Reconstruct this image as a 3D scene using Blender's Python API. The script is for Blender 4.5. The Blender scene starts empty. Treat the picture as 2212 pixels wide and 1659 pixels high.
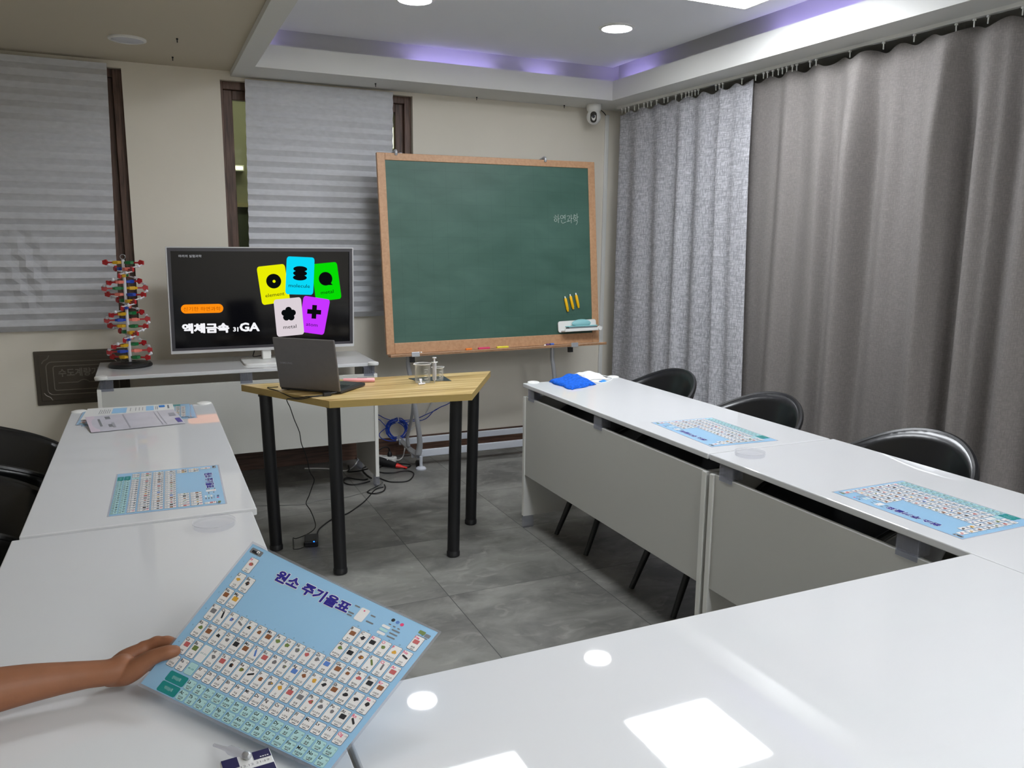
import bpy, bmesh, math, random
from mathutils import Vector, Matrix
random.seed(7)
C = bpy.context.scene.collection
SC = bpy.context.scene
R = math.radians

# ------------------------------------------------------------------ camera
cam_d = bpy.data.cameras.new('camera'); cam = bpy.data.objects.new('camera', cam_d); C.objects.link(cam)
cam_d.sensor_fit = 'HORIZONTAL'; cam_d.sensor_width = 36.0
cam_d.lens = 36.0 * 1724.83 / 2212.0
cam_d.clip_start = 0.05
_yaw, _pit, _rol = R(24.48522), R(10.02258), R(0.562957)
_fw = Vector((math.sin(_yaw)*math.cos(_pit), math.cos(_yaw)*math.cos(_pit), -math.sin(_pit)))
_rt = Vector((math.cos(_yaw), -math.sin(_yaw), 0)); _up = _rt.cross(_fw)
_r2 = _rt*math.cos(_rol) + _up*math.sin(_rol); _u2 = -_rt*math.sin(_rol) + _up*math.cos(_rol)
cam.matrix_world = Matrix(((_r2.x, _u2.x, -_fw.x, 0), (_r2.y, _u2.y, -_fw.y, 0), (_r2.z, _u2.z, -_fw.z, 1.45), (0, 0, 0, 1)))
SC.camera = cam

# ------------------------------------------------------------------ world, exposure
w = bpy.data.worlds.new('world'); SC.world = w; w.use_nodes = True
w.node_tree.nodes['Background'].inputs[0].default_value = (0.5, 0.52, 0.55, 1)
w.node_tree.nodes['Background'].inputs[1].default_value = 0.08
SC.view_settings.view_transform = 'Standard'; SC.view_settings.look = 'None'
SC.view_settings.gamma = 1.0; SC.view_settings.use_curve_mapping = False
SC.view_settings.exposure = 0.50
PANEL_L = 20.0      # radiance of the square ceiling panels
SPOT_L = 34.0      # radiance of the round downlights
COVE_L = 7.0       # radiance of the violet cove strips

# ------------------------------------------------------------------ materials
def lin(c):
    c = c/255.0
    return c/12.92 if c <= 0.04045 else ((c+0.055)/1.055)**2.4
def rgb(r, g, b): return (lin(r), lin(g), lin(b), 1)
MATS = {}
def mat(name, col, rough=0.5, metal=0.0, coat=0.0, emit=None, es=0.0, noise=None, bump=None, sss=0.0, spec=0.5, coat_rough=0.03):
    m = bpy.data.materials.new(name); m.use_nodes = True
    nt = m.node_tree; b = nt.nodes['Principled BSDF']
    b.inputs['Base Color'].default_value = rgb(*col)
    b.inputs['Roughness'].default_value = rough; b.inputs['Metallic'].default_value = metal
    b.inputs['Coat Weight'].default_value = coat; b.inputs['Coat Roughness'].default_value = coat_rough
    b.inputs['Specular IOR Level'].default_value = spec
    if sss:
        b.inputs['Subsurface Weight'].default_value = sss
        b.inputs['Subsurface Radius'].default_value = (0.012, 0.004, 0.002)
    if emit:
        b.inputs['Emission Color'].default_value = rgb(*emit); b.inputs['Emission Strength'].default_value = es
    if noise or bump:
        tc = nt.nodes.new('ShaderNodeTexCoord')
    if noise:      # (scale, amount, stretch xyz)
        sc_, am, st = noise
        mp = nt.nodes.new('ShaderNodeMapping'); mp.inputs['Scale'].default_value = st
        n = nt.nodes.new('ShaderNodeTexNoise'); n.inputs['Scale'].default_value = sc_; n.inputs['Detail'].default_value = 5
        cr = nt.nodes.new('ShaderNodeValToRGB')
        k = rgb(*col)
        cr.color_ramp.elements[0].position = 0.3; cr.color_ramp.elements[1].position = 0.7
        cr.color_ramp.elements[0].color = tuple(v*(1-am) for v in k[:3]) + (1,)
        cr.color_ramp.elements[1].color = tuple(min(1, v*(1+am)) for v in k[:3]) + (1,)
        nt.links.new(tc.outputs['Object'], mp.inputs[0]); nt.links.new(mp.outputs[0], n.inputs['Vector'])
        nt.links.new(n.outputs['Fac'], cr.inputs[0]); nt.links.new(cr.outputs[0], b.inputs['Base Color'])
    if bump:       # (scale, strength, distance)
        n2 = nt.nodes.new('ShaderNodeTexNoise'); n2.inputs['Scale'].default_value = bump[0]; n2.inputs['Detail'].default_value = 4
        bp = nt.nodes.new('ShaderNodeBump'); bp.inputs['Strength'].default_value = bump[1]; bp.inputs['Distance'].default_value = bump[2]
        nt.links.new(tc.outputs['Object'], n2.inputs['Vector']); nt.links.new(n2.outputs['Fac'], bp.inputs['Height'])
        nt.links.new(bp.outputs[0], b.inputs['Normal'])
    MATS[name] = m
    return m
def clear_mat(name, tint, white=0.12, rough=0.05, gloss=0.9):
    """clear plastic / glass: see-through, shiny at grazing angles"""
    m = bpy.data.materials.new(name); m.use_nodes = True
    nt = m.node_tree; nt.nodes.clear()
    out = nt.nodes.new('ShaderNodeOutputMaterial')
    tr = nt.nodes.new('ShaderNodeBsdfTransparent'); tr.inputs[0].default_value = rgb(*tint)
    df = nt.nodes.new('ShaderNodeBsdfPrincipled'); df.inputs['Base Color'].default_value = rgb(235, 236, 240); df.inputs['Roughness'].default_value = rough
    lw = nt.nodes.new('ShaderNodeLayerWeight'); lw.inputs[0].default_value = 0.45
    ma = nt.nodes.new('ShaderNodeMath'); ma.operation = 'MULTIPLY_ADD'; ma.use_clamp = True
    ma.inputs[1].default_value = gloss; ma.inputs[2].default_value = white
    mx = nt.nodes.new('ShaderNodeMixShader')
    nt.links.new(lw.outputs['Facing'], ma.inputs[0]); nt.links.new(ma.outputs[0], mx.inputs[0])
    nt.links.new(tr.outputs[0], mx.inputs[1]); nt.links.new(df.outputs[0], mx.inputs[2]); nt.links.new(mx.outputs[0], out.inputs[0])
    return m
def emit_mat(name, col, s):
    m = bpy.data.materials.new(name); m.use_nodes = True
    nt = m.node_tree; nt.nodes.clear()
    out = nt.nodes.new('ShaderNodeOutputMaterial'); e = nt.nodes.new('ShaderNodeEmission')
    e.inputs[0].default_value = rgb(*col); e.inputs[1].default_value = s
    nt.links.new(e.outputs[0], out.inputs[0]); return m
def floor_mat():
    m = bpy.data.materials.new('concrete_tile'); m.use_nodes = True
    nt = m.node_tree; b = nt.nodes['Principled BSDF']; N = nt.nodes.new; L = nt.links.new
    tc = N('ShaderNodeTexCoord'); sp = N('ShaderNodeSeparateXYZ'); L(tc.outputs['Object'], sp.inputs[0])
    def joint(sock, period, off, wd):
        a = N('ShaderNodeMath'); a.operation = 'SUBTRACT'; a.inputs[1].default_value = off; L(sock, a.inputs[0])
        p = N('ShaderNodeMath'); p.operation = 'PINGPONG'; p.inputs[1].default_value = period/2; L(a.outputs[0], p.inputs[0])
        l = N('ShaderNodeMath'); l.operation = 'LESS_THAN'; l.inputs[1].default_value = wd; L(p.outputs[0], l.inputs[0])
        f = N('ShaderNodeMath'); f.operation = 'DIVIDE'; f.inputs[1].default_value = period; L(a.outputs[0], f.inputs[0])
        g = N('ShaderNodeMath'); g.operation = 'FLOOR'; L(f.outputs[0], g.inputs[0])
        return l.outputs[0], g.outputs[0]
    jx, ix = joint(sp.outputs[0], 0.630, 1.062, 0.0017); jy, iy = joint(sp.outputs[1], 0.628, 2.945, 0.0013)
    mxj = N('ShaderNodeMath'); mxj.operation = 'MAXIMUM'; L(jx, mxj.inputs[0]); L(jy, mxj.inputs[1])
    cb = N('ShaderNodeCombineXYZ'); L(ix, cb.inputs[0]); L(iy, cb.inputs[1])
    wn = N('ShaderNodeTexWhiteNoise'); wn.noise_dimensions = '3D'; L(cb.outputs[0], wn.inputs['Vector'])
    vs = N('ShaderNodeVectorMath'); vs.operation = 'SCALE'; vs.inputs['Scale'].default_value = 7.0; L(wn.outputs['Color'], vs.inputs[0])
    va = N('ShaderNodeVectorMath'); va.operation = 'ADD'; L(tc.outputs['Object'], va.inputs[0]); L(vs.outputs[0], va.inputs[1])
    mp = N('ShaderNodeMapping'); mp.inputs['Scale'].default_value = (1.0, 1.5, 1); mp.inputs['Rotation'].default_value = (0, 0, 0.35); L(va.outputs[0], mp.inputs[0])
    n1 = N('ShaderNodeTexNoise'); n1.inputs['Scale'].default_value = 3.0; n1.inputs['Detail'].default_value = 10; n1.inputs['Roughness'].default_value = 0.60; n1.inputs['Distortion'].default_value = 0.5; L(mp.outputs[0], n1.inputs['Vector'])
    n2 = N('ShaderNodeTexNoise'); n2.inputs['Scale'].default_value = 10; n2.inputs['Detail'].default_value = 8; n2.inputs['Distortion'].default_value = 1.2; L(mp.outputs[0], n2.inputs['Vector'])
    r1 = N('ShaderNodeValToRGB'); r1.color_ramp.elements[0].position = 0.36; r1.color_ramp.elements[1].position = 0.64
    r1.color_ramp.elements[0].color = rgb(92, 91, 88); r1.color_ramp.elements[1].color = rgb(136, 135, 130); L(n1.outputs['Fac'], r1.inputs[0])
    r2 = N('ShaderNodeValToRGB'); r2.color_ramp.elements[0].position = 0.56; r2.color_ramp.elements[1].position = 0.80
    r2.color_ramp.elements[0].color = (0, 0, 0, 1); r2.color_ramp.elements[1].color = (0.45, 0.45, 0.45, 1); L(n2.outputs['Fac'], r2.inputs[0])
    mx = N('ShaderNodeMixRGB'); mx.inputs[2].default_value = rgb(172, 169, 162); L(r2.outputs[0], mx.inputs[0]); L(r1.outputs[0], mx.inputs[1])
    mj = N('ShaderNodeMixRGB'); mj.inputs[2].default_value = rgb(58, 58, 58); L(mxj.outputs[0], mj.inputs[0]); L(mx.outputs[0], mj.inputs[1])
    L(mj.outputs[0], b.inputs['Base Color']); b.inputs['Roughness'].default_value = 0.42
    bp = N('ShaderNodeBump'); bp.inputs['Strength'].default_value = 0.12; bp.inputs['Distance'].default_value = 0.004; L(n2.outputs['Fac'], bp.inputs['Height']); L(bp.outputs[0], b.inputs['Normal'])
    return m
def weave_mat(name, dark, light, sx, sz, amt=0.5, rough=0.9):
    """woven cloth with horizontal and vertical slubs (object coords: y along the cloth, z down it)"""
    m = bpy.data.materials.new(name); m.use_nodes = True
    nt = m.node_tree; b = nt.nodes['Principled BSDF']; N = nt.nodes.new; L = nt.links.new
    tc = N('ShaderNodeTexCoord')
    outs = []
    for st in ((sx*0.12, sx*0.12, sz), (sx, sx, sz*0.10)):
        mp = N('ShaderNodeMapping'); mp.inputs['Scale'].default_value = st; L(tc.outputs['Object'], mp.inputs[0])
        n = N('ShaderNodeTexNoise'); n.inputs['Scale'].default_value = 1.0; n.inputs['Detail'].default_value = 3; n.inputs['Roughness'].default_value = 0.6; L(mp.outputs[0], n.inputs['Vector'])
        r = N('ShaderNodeValToRGB'); r.color_ramp.elements[0].position = 0.36; r.color_ramp.elements[1].position = 0.56; L(n.outputs['Fac'], r.inputs[0]); outs.append(r.outputs[0])
    mu = N('ShaderNodeMixRGB'); mu.blend_type = 'MULTIPLY'; mu.inputs[0].default_value = 1.0; L(outs[0], mu.inputs[1]); L(outs[1], mu.inputs[2])
    mx = N('ShaderNodeMixRGB'); d, l = rgb(*dark), rgb(*light)
    mx.inputs[1].default_value = tuple(l[i]*(1-amt)+d[i]*amt for i in range(3)) + (1,); mx.inputs[2].default_value = l; L(mu.outputs[0], mx.inputs[0])
    L(mx.outputs[0], b.inputs['Base Color']); b.inputs['Roughness'].default_value = rough; b.inputs['Specular IOR Level'].default_value = 0.15
    bp = N('ShaderNodeBump'); bp.inputs['Strength'].default_value = 0.25; bp.inputs['Distance'].default_value = 0.001; L(mu.outputs[0], bp.inputs['Height']); L(bp.outputs[0], b.inputs['Normal'])
    return m
def wood_mat(name, dark, mid, light, scale, stretch, rough=0.4, coat=0.0):
    m = bpy.data.materials.new(name); m.use_nodes = True
    nt = m.node_tree; b = nt.nodes['Principled BSDF']; N = nt.nodes.new; L = nt.links.new
    tc = N('ShaderNodeTexCoord'); mp = N('ShaderNodeMapping'); mp.inputs['Scale'].default_value = stretch; L(tc.outputs['Object'], mp.inputs[0])
    n = N('ShaderNodeTexNoise'); n.inputs['Scale'].default_value = scale; n.inputs['Detail'].default_value = 4; n.inputs['Roughness'].default_value = 0.5; n.inputs['Distortion'].default_value = 0.25; L(mp.outputs[0], n.inputs['Vector'])
    r = N('ShaderNodeValToRGB'); e = r.color_ramp.elements
    e[0].position = 0.36; e[0].color = rgb(*dark); e[1].position = 0.66; e[1].color = rgb(*light)
    x = e.new(0.48); x.color = rgb(*mid); L(n.outputs['Fac'], r.inputs[0])
    L(r.outputs[0], b.inputs['Base Color']); b.inputs['Roughness'].default_value = rough; b.inputs['Coat Weight'].default_value = coat; b.inputs['Coat Roughness'].default_value = 0.12
    return m
def wall_mat(name, col, dirt):
    m = mat(name, col, 0.85, noise=(1.3, 0.03, (1, 1, 1)), bump=(220, 0.08, 0.002), spec=0.2)
    return m

M_wall = wall_mat('beige_wall_paint', (232, 226, 213), 0)
M_ceilL = mat('cream_ceiling_paint', (206, 197, 178), 0.9, spec=0.2)
M_ceil = mat('white_ceiling_paint', (236, 237, 242), 0.9, spec=0.2)
M_soffit = mat('white_gypsum', (222, 222, 218), 0.85, spec=0.2)
M_floor = floor_mat()
M_base = wood_mat('brown_baseboard_wood', (66, 46, 36), (84, 60, 48), (104, 76, 62), 6, (1, 1, 14), 0.45)
M_frame = wood_mat('walnut_window_frame', (70, 50, 40), (92, 68, 57), (114, 86, 73), 8, (9, 9, 0.7), 0.45)
M_desk = mat('white_gloss_laminate', (216, 217, 218), 0.65, coat=1.0, coat_rough=0.03, spec=0.2, bump=(900, 0.02, 0.0004))
M_deskside = mat('white_melamine', (214, 214, 210), 0.45)
M_modesty = mat('pale_grey_melamine', (196, 196, 190), 0.5)
M_edge = mat('white_edge_band', (228, 228, 222), 0.4)
M_capw = mat('white_plastic', (232, 232, 228), 0.35)
M_clear = clear_mat('clear_plastic', (222, 224, 232), 0.10, 0.08, 0.25)
M_dish = clear_mat('petri_plastic', (251, 251, 252), 0.03, 0.04, 0.03)
M_glass = clear_mat('beaker_glass', (244, 244, 240), 0.02, 0.02, 0.38)
M_pane = clear_mat('window_glass', (200, 204, 188), 0.02, 0.02, 0.5)
M_black = mat('black_leatherette', (16, 17, 20), 0.32, coat=0.35, coat_rough=0.2, bump=(160, 0.06, 0.002))
M_blackleg = mat('black_metal', (14, 14, 17), 0.45)
M_oak = wood_mat('light_wood_laminate', (150, 118, 66), (198, 168, 108), (218, 194, 144), 2.6, (.7, 13, 4), 0.36, 0.2)
M_oakedge = mat('light_wood_edge', (172, 146, 84), 0.45, noise=(30, 0.05, (1, 1, 12)))
M_boardwood = wood_mat('beech_board_frame', (176, 134, 98), (182, 141, 105), (189, 148, 112), 30, (2, 2, 2), 0.45)
M_alu = mat('silver_aluminium', (186, 188, 192), 0.35, metal=0.55)
M_steelw = mat('pale_grey_painted_steel', (196, 200, 208), 0.4)
M_blind = mat('grey_white_pleated_paper', (206, 207, 211), 0.8, noise=(24, 0.06, (1, 1, 2)), bump=(60, 0.10, 0.002), spec=0.2)
M_black2 = mat('matte_black_plastic', (20, 20, 22), 0.45)
M_cord = mat('black_cord_rubber', (14, 14, 15), 0.5)
M_greycord = mat('grey_cord', (112, 112, 110), 0.5)
M_whitecord = mat('white_cord', (222, 222, 218), 0.45)
M_bluecord = mat('blue_network_cable', (22, 62, 168), 0.4)
M_red = mat('red_plastic', (176, 24, 30), 0.35)
M_yel = mat('yellow_plastic', (226, 176, 20), 0.35)
M_grn = mat('green_plastic', (16, 110, 56), 0.35)
M_blu = mat('blue_plastic', (24, 66, 176), 0.35)
M_sal = mat('salmon_plastic', (236, 128, 112), 0.4)
M_rodw = mat('white_rod_plastic', (222, 222, 228), 0.4)
M_towel = mat('blue_microfibre', (38, 104, 216), 0.95, noise=(70, 0.28, (1, 1, 1)), bump=(500, 0.9, 0.004), spec=0.1)
M_tissue = mat('white_nonwoven', (236, 238, 238), 0.85)
M_skin = mat('tanned_skin', (138, 92, 66), 0.5, sss=0.08, noise=(30, 0.07, (1, 1, 1)), bump=(420, 0.12, 0.0008), spec=0.35)
M_nail = mat('finger_nail', (176, 130, 108), 0.35)
M_panel = emit_mat('panel_light_diffuser', (246, 250, 255), PANEL_L)
M_spot = emit_mat('downlight_diffuser', (250, 251, 255), SPOT_L)
M_cove = emit_mat('violet_led_strip', (178, 164, 255), COVE_L)
M_spk = mat('white_speaker_grille', (205, 206, 212), 0.7)
M_navy = mat('navy_print', (24, 20, 74), 0.35)
M_boxw = mat('white_card', (226, 226, 224), 0.4)
M_ink = mat('black_ink', (26, 26, 28), 0.6)
M_grey = mat('grey_ink', (120, 122, 126), 0.6)

# ------------------------------------------------------------------ mesh builder
W = {}          # object -> its world matrix (kept by hand, no depsgraph needed)
class MB:
    def __init__(s): s.v = []; s.f = []; s.m = []; s.T = None; s.flat = set()
    def add(s, vs, fs, mi=0):
        o = len(s.v)
        for p in vs:
            p = Vector(p)
            if s.T is not None: p = s.T @ p
            s.v.append(p)
        for f in fs: s.f.append([i+o for i in f]); s.m.append(mi)
    def quad(s, a, b, c, d, mi=0): s.add([a, b, c, d], [(0, 1, 2, 3)], mi)
    def box(s, x0, x1, y0, y1, z0, z1, mi=0, bev=0.0, seg=2):
        if bev <= 0:
            s.add([(x0, y0, z0), (x1, y0, z0), (x1, y1, z0), (x0, y1, z0), (x0, y0, z1), (x1, y0, z1), (x1, y1, z1), (x0, y1, z1)],
                  [(3, 2, 1, 0), (4, 5, 6, 7), (0, 1, 5, 4), (1, 2, 6, 5), (2, 3, 7, 6), (3, 0, 4, 7)], mi); return
        bm = bmesh.new(); bmesh.ops.create_cube(bm, size=1.0)
        for v in bm.verts:
            v.co = Vector(((x0+x1)/2 + v.co.x*(x1-x0), (y0+y1)/2 + v.co.y*(y1-y0), (z0+z1)/2 + v.co.z*(z1-z0)))
        bmesh.ops.bevel(bm, geom=bm.edges[:], offset=bev, segments=seg, profile=0.5, affect='EDGES')
        bm.verts.index_update()
        n0 = len(s.f); s.add([v.co.copy() for v in bm.verts], [[v.index for v in f.verts] for f in bm.faces], mi); bm.free()
        s.flat.update(range(n0, len(s.f)))
    def prism(s, pts, z0, z1, mi=0, side=None):
        n = len(pts)
        s.add([(p[0], p[1], z0) for p in pts] + [(p[0], p[1], z1) for p in pts],
              [tuple(range(n-1, -1, -1)), tuple(range(n, 2*n))], mi)
        s.add([(p[0], p[1], z0) for p in pts] + [(p[0], p[1], z1) for p in pts],
              [(i, (i+1) % n, n+(i+1) % n, n+i) for i in range(n)], mi if side is None else side)
    def ring_prism(s, outer, inner, z0, z1, mi=0):
        n = len(outer)
        vs = [(p[0], p[1], z) for z in (z0, z1) for q in (outer, inner) for p in q]
        fs = []
        for i in range(n):
            j = (i+1) % n
            fs += [(j, i, n+i, n+j), (2*n+i, 2*n+j, 3*n+j, 3*n+i), (i, j, 2*n+j, 2*n+i), (n+j, n+i, 3*n+i, 3*n+j)]
        s.add(vs, fs, mi)
    def tube(s, pts, r, n=8, mi=0, closed=False, sub=1, cap=True, flat=None):
        P = [Vector(p) for p in pts]
        rad = [r]*len(P) if not isinstance(r, (list, tuple)) else list(r)
        if sub > 1 and len(P) > 2:
            Q = []; RR = []; N_ = len(P); rng = range(N_ if closed else N_-1)
            for i in rng:
                p0 = P[(i-1) % N_] if (closed or i > 0) else P[0]*2-P[1]
                p1 = P[i]; p2 = P[(i+1) % N_]
                p3 = P[(i+2) % N_] if (closed or i+2 < N_) else P[-1]*2-P[-2]
                for k in range(sub):
                    t = k/sub
                    Q.append(0.5*((2*p1)+(p2-p0)*t+(2*p0-5*p1+4*p2-p3)*t*t+(3*p1-p0-3*p2+p3)*t**3))
                    RR.append(rad[i]*(1-t)+rad[(i+1) % N_]*t)
            if not closed: Q.append(P[-1]); RR.append(rad[-1])
            P, rad = Q, RR
        N_ = len(P); up = None; rings = []
        for i in range(N_):
            if closed: t = (P[(i+1) % N_]-P[i-1])
            else: t = P[min(i+1, N_-1)]-P[max(i-1, 0)]
            if t.length < 1e-9: t = Vector((0, 0, 1))
            t.normalize()
            if up is None:
                up = Vector((0, 0, 1)) if abs(t.z) < 0.9 else Vector((1, 0, 0))
            up = (up-t*up.dot(t))
            if up.length < 1e-6: up = t.orthogonal()
            up.normalize(); sd = t.cross(up)
            fl = flat if flat else (1, 1)
            rings.append([P[i]+(up*math.sin(2*math.pi*k/n)*fl[1]+sd*math.cos(2*math.pi*k/n)*fl[0])*rad[i] for k in range(n)])
        vs = [p for rg in rings for p in rg]; fs = []
        for i in range(N_ if closed else N_-1):
            j = (i+1) % N_
            for k in range(n): fs.append((i*n+k, i*n+(k+1) % n, j*n+(k+1) % n, j*n+k))
        if cap and not closed:
            fs.append(tuple(range(n-1, -1, -1))); fs.append(tuple((N_-1)*n+k for k in range(n)))
        s.add(vs, fs, mi)
    def cyl(s, p0, p1, r0, r1=None, n=16, mi=0): s.tube([p0, p1], [r0, r0 if r1 is None else r1], n, mi)
    def lathe(s, prof, c=(0, 0, 0), n=24, mi=0, close=False, axis=None):
        vs = []; fs = []; m = len(prof)
        for (r, z) in prof:
            for k in range(n):
                a = 2*math.pi*k/n; vs.append(Vector((r*math.cos(a), r*math.sin(a), z)))
        if axis is not None:
            q = Vector((0, 0, 1)).rotation_difference(Vector(axis)); vs = [q @ v for v in vs]
        vs = [v+Vector(c) for v in vs]
        for i in range(m if close else m-1):
            j = (i+1) % m
            for k in range(n): fs.append((i*n+k, i*n+(k+1) % n, j*n+(k+1) % n, j*n+k))
        if not close:
            if prof[0][0] > 1e-6: fs.append(tuple(range(n-1, -1, -1)))
            if prof[-1][0] > 1e-6: fs.append(tuple((m-1)*n+k for k in range(n)))
        s.add(vs, fs, mi)
    def ball(s, c, r, n=14, mi=0):
        r = (r, r, r) if not isinstance(r, (tuple, list)) else r
        bm = bmesh.new(); bmesh.ops.create_uvsphere(bm, u_segments=n, v_segments=max(6, n//2), radius=1.0); bm.verts.index_update()
        s.add([Vector((c[0]+v.co.x*r[0], c[1]+v.co.y*r[1], c[2]+v.co.z*r[2])) for v in bm.verts], [[v.index for v in f.verts] for f in bm.faces], mi); bm.free()
    def grid(s, fn, nu, nv, mi=0):
        vs = [fn(i/nu, j/nv) for j in range(nv+1) for i in range(nu+1)]
        s.add(vs, [(j*(nu+1)+i, j*(nu+1)+i+1, (j+1)*(nu+1)+i+1, (j+1)*(nu+1)+i) for j in range(nv) for i in range(nu)], mi)
    def text(s, body, org, ex, ey, size, mi=0, align='l', w=0.0, fit=None):
        """flat lettering from the built-in font on the plane org, ex, ey"""
        vs, fs, x0, x1 = GLYPH[(body, w)] if (body, w) in GLYPH else next(g for (b_, w_), g in GLYPH.items() if b_ == body)
        ex = Vector(ex); ey = Vector(ey); org = Vector(org)
        k = size
        kx = fit/(x1-x0) if fit else k
        sh = {'l': x0, 'c': (x0+x1)/2, 'r': x1}[align]
        s.add([org+ex*((x-sh)*kx)+ey*(y*k) for x, y in vs], fs, mi)
    def build(s, name, mats, parent=None, world=True, smooth=35, thick=0, sub=0):
        me = bpy.data.meshes.new(name)
        vs = s.v
        if parent is not None and world:
            inv = W[parent].inverted(); vs = [inv @ v for v in vs]
        me.from_pydata([tuple(v) for v in vs], [], s.f)
        if not isinstance(mats, (list, tuple)): mats = [mats]
        for m in mats: me.materials.append(m)
        me.polygons.foreach_set('material_index', s.m)
        if smooth:
            me.polygons.foreach_set('use_smooth', [True]*len(s.f)); me.set_sharp_from_angle(angle=R(smooth))
            if s.flat: me.polygons.foreach_set('use_smooth', [i not in s.flat for i in range(len(s.f))])
        me.update()
        o = bpy.data.objects.new(name, me); C.objects.link(o)
        if parent is not None: o.parent = parent; W[o] = W[parent].copy()
        else: W[o] = Matrix.Identity(4)
        if thick:
            md = o.modifiers.new('thickness', 'SOLIDIFY'); md.thickness = thick; md.offset = 0
        if sub:
            md = o.modifiers.new('smooth', 'SUBSURF'); md.levels = sub; md.render_levels = sub
        return o
def tag(o, label=None, cat=None, group=None, kind=None):
    if label: o['label'] = label
    if cat: o['category'] = cat
    if group: o['group'] = group
    if kind: o['kind'] = kind
    return o
def thing(name, label, cat, loc=(0, 0, 0), rz=0.0, group=None):
    o = bpy.data.objects.new(name, None); C.objects.link(o)
    o.empty_display_size = 0.05
    o.location = loc; o.rotation_euler = (0, 0, rz); W[o] = Matrix.Translation(loc) @ Matrix.Rotation(rz, 4, 'Z')
    return tag(o, label, cat, group)
KIDS = {}
def copy_tree(src, loc, rz, label):
    def rec(o, par):
        c = o.copy(); C.objects.link(c)
        if par is not None: c.parent = par
        for k in [x for x in list(bpy.data.objects) if x.parent == o]: rec(k, c)
        return c
    r = rec(src, None); r.location = loc; r.rotation_euler = (0, 0, rz); r['label'] = label
    W[r] = Matrix.Translation(loc) @ Matrix.Rotation(rz, 4, 'Z'); return r

# ------------------------------------------------------------------ lettering
EL = ("H 수소,He 헬륨,Li 리튬,Be 베릴륨,B 붕소,C 탄소,N 질소,O 산소,F 플루오린,Ne 네온,Na 나트륨,Mg 마그네슘,Al 알루미늄,Si 규소,P 인,S 황,Cl 염소,Ar 아르곤,K 칼륨,Ca 칼슘,Sc 스칸듐,Ti 타이타늄,V 바나듐,Cr 크로뮴,Mn 망가니즈,Fe 철,Co 코발트,Ni 니켈,Cu 구리,Zn 아연,Ga 갈륨,Ge 저마늄,As 비소,Se 셀레늄,Br 브로민,Kr 크립톤,Rb 루비듐,Sr 스트론튬,Y 이트륨,Zr 지르코늄,Nb 나이오븀,Mo 몰리브데넘,Tc 테크네튬,Ru 루테늄,Rh 로듐,Pd 팔라듐,Ag 은,Cd 카드뮴,In 인듐,Sn 주석,Sb 안티모니,Te 텔루륨,I 아이오딘,Xe 제논,Cs 세슘,Ba 바륨,La 란타넘,Ce 세륨,Pr 프라세오디뮴,Nd 네오디뮴,Pm 프로메튬,Sm 사마륨,Eu 유로퓸,Gd 가돌리늄,Tb 터븀,Dy 디스프로슘,Ho 홀뮴,Er 어븀,Tm 툴륨,Yb 이터븀,Lu 루테튬,Hf 하프늄,Ta 탄탈럼,W 텅스텐,Re 레늄,Os 오스뮴,Ir 이리듐,Pt 백금,Au 금,Hg 수은,Tl 탈륨,Pb 납,Bi 비스무트,Po 폴로늄,At 아스타틴,Rn 라돈,Fr 프랑슘,Ra 라듐,Ac 악티늄,Th 토륨,Pa 프로트악티늄,U 우라늄,Np 넵투늄,Pu 플루토늄,Am 아메리슘,Cm 퀴륨,Bk 버클륨,Cf 캘리포늄,Es 아인슈타이늄,Fm 페르뮴,Md 멘델레븀,No 노벨륨,Lr 로렌슘,Rf 러더포듐,Db 더브늄,Sg 시보귬,Bh 보륨,Hs 하슘,Mt 마이트너륨,Ds 다름슈타튬,Rg 뢴트게늄,Cn 코페르니슘,Nh 니호늄,Fl 플레로븀,Mc 모스코븀,Lv 리버모륨,Ts 테네신,Og 오가네손").split(',')
EL = [e.split(' ') for e in EL]
def el_pos(z):
    """column 0-17 and row (1-7, 8 = lanthanides, 9 = actinides) of element z"""
    if 57 <= z <= 71: return 3+(z-57), 8
    if 89 <= z <= 103: return 3+(z-89), 9
    for r, (a, b) in enumerate(((1, 2), (3, 10), (11, 18), (19, 36), (37, 54), (55, 86), (87, 118)), 1):
        if a <= z <= b:
            i = z-a
            if r == 1: return (0 if i == 0 else 17), 1
            if r in (2, 3): return (i if i < 2 else i+10), r
            if r in (4, 5): return i, r
            return (i if i < 2 else i-14), r
GLYPH = {}
def make_glyphs(reqs):
    obs = []
    for body, w_ in sorted(set(reqs)):
        c = bpy.data.curves.new('lettering', 'FONT'); c.body = body; c.resolution_u = 2; c.offset = w_
        o = bpy.data.objects.new('lettering', c); C.objects.link(o); obs.append((body, w_, o, c))
    bpy.context.view_layer.update(); dg = bpy.context.evaluated_depsgraph_get()
    for body, w_, o, c in obs:
        me = bpy.data.meshes.new_from_object(o.evaluated_get(dg))
        vs = [(v.co.x, v.co.y) for v in me.vertices]; fs = [list(p.vertices) for p in me.polygons]
        xs = [v[0] for v in vs] or [0, 1]
        GLYPH[(body, w_)] = (vs, fs, min(xs), max(xs)); bpy.data.meshes.remove(me)
    for body, w_, o, c in obs:
        bpy.data.objects.remove(o); bpy.data.curves.remove(c)
B1, B2 = 0.018, 0.012
make_glyphs([(e[0], B1) for e in EL] + [(e[1], 0.0) for e in EL] + [(str(i), 0.0) for i in range(1, 119)] +
            [('원소 주기율표', B2), ('마리의 실험과학', 0.0), ('신기한 하연과학', 0.0), ('액체금속', B2), ('31', B1), ('GA', B2),
             ('element', 0.0), ('molecule', 0.0), ('metal', 0.0), ('atom', 0.0), ('SAMSUNG', B2), ('수도계량기함', B1), ('하연과학', 0.0),
             ('12.12 21:19', 0.0), ('57-71', 0.0), ('89-103', 0.0), ('란타넘족', 0.0), ('악티늄족', 0.0)])

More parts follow.
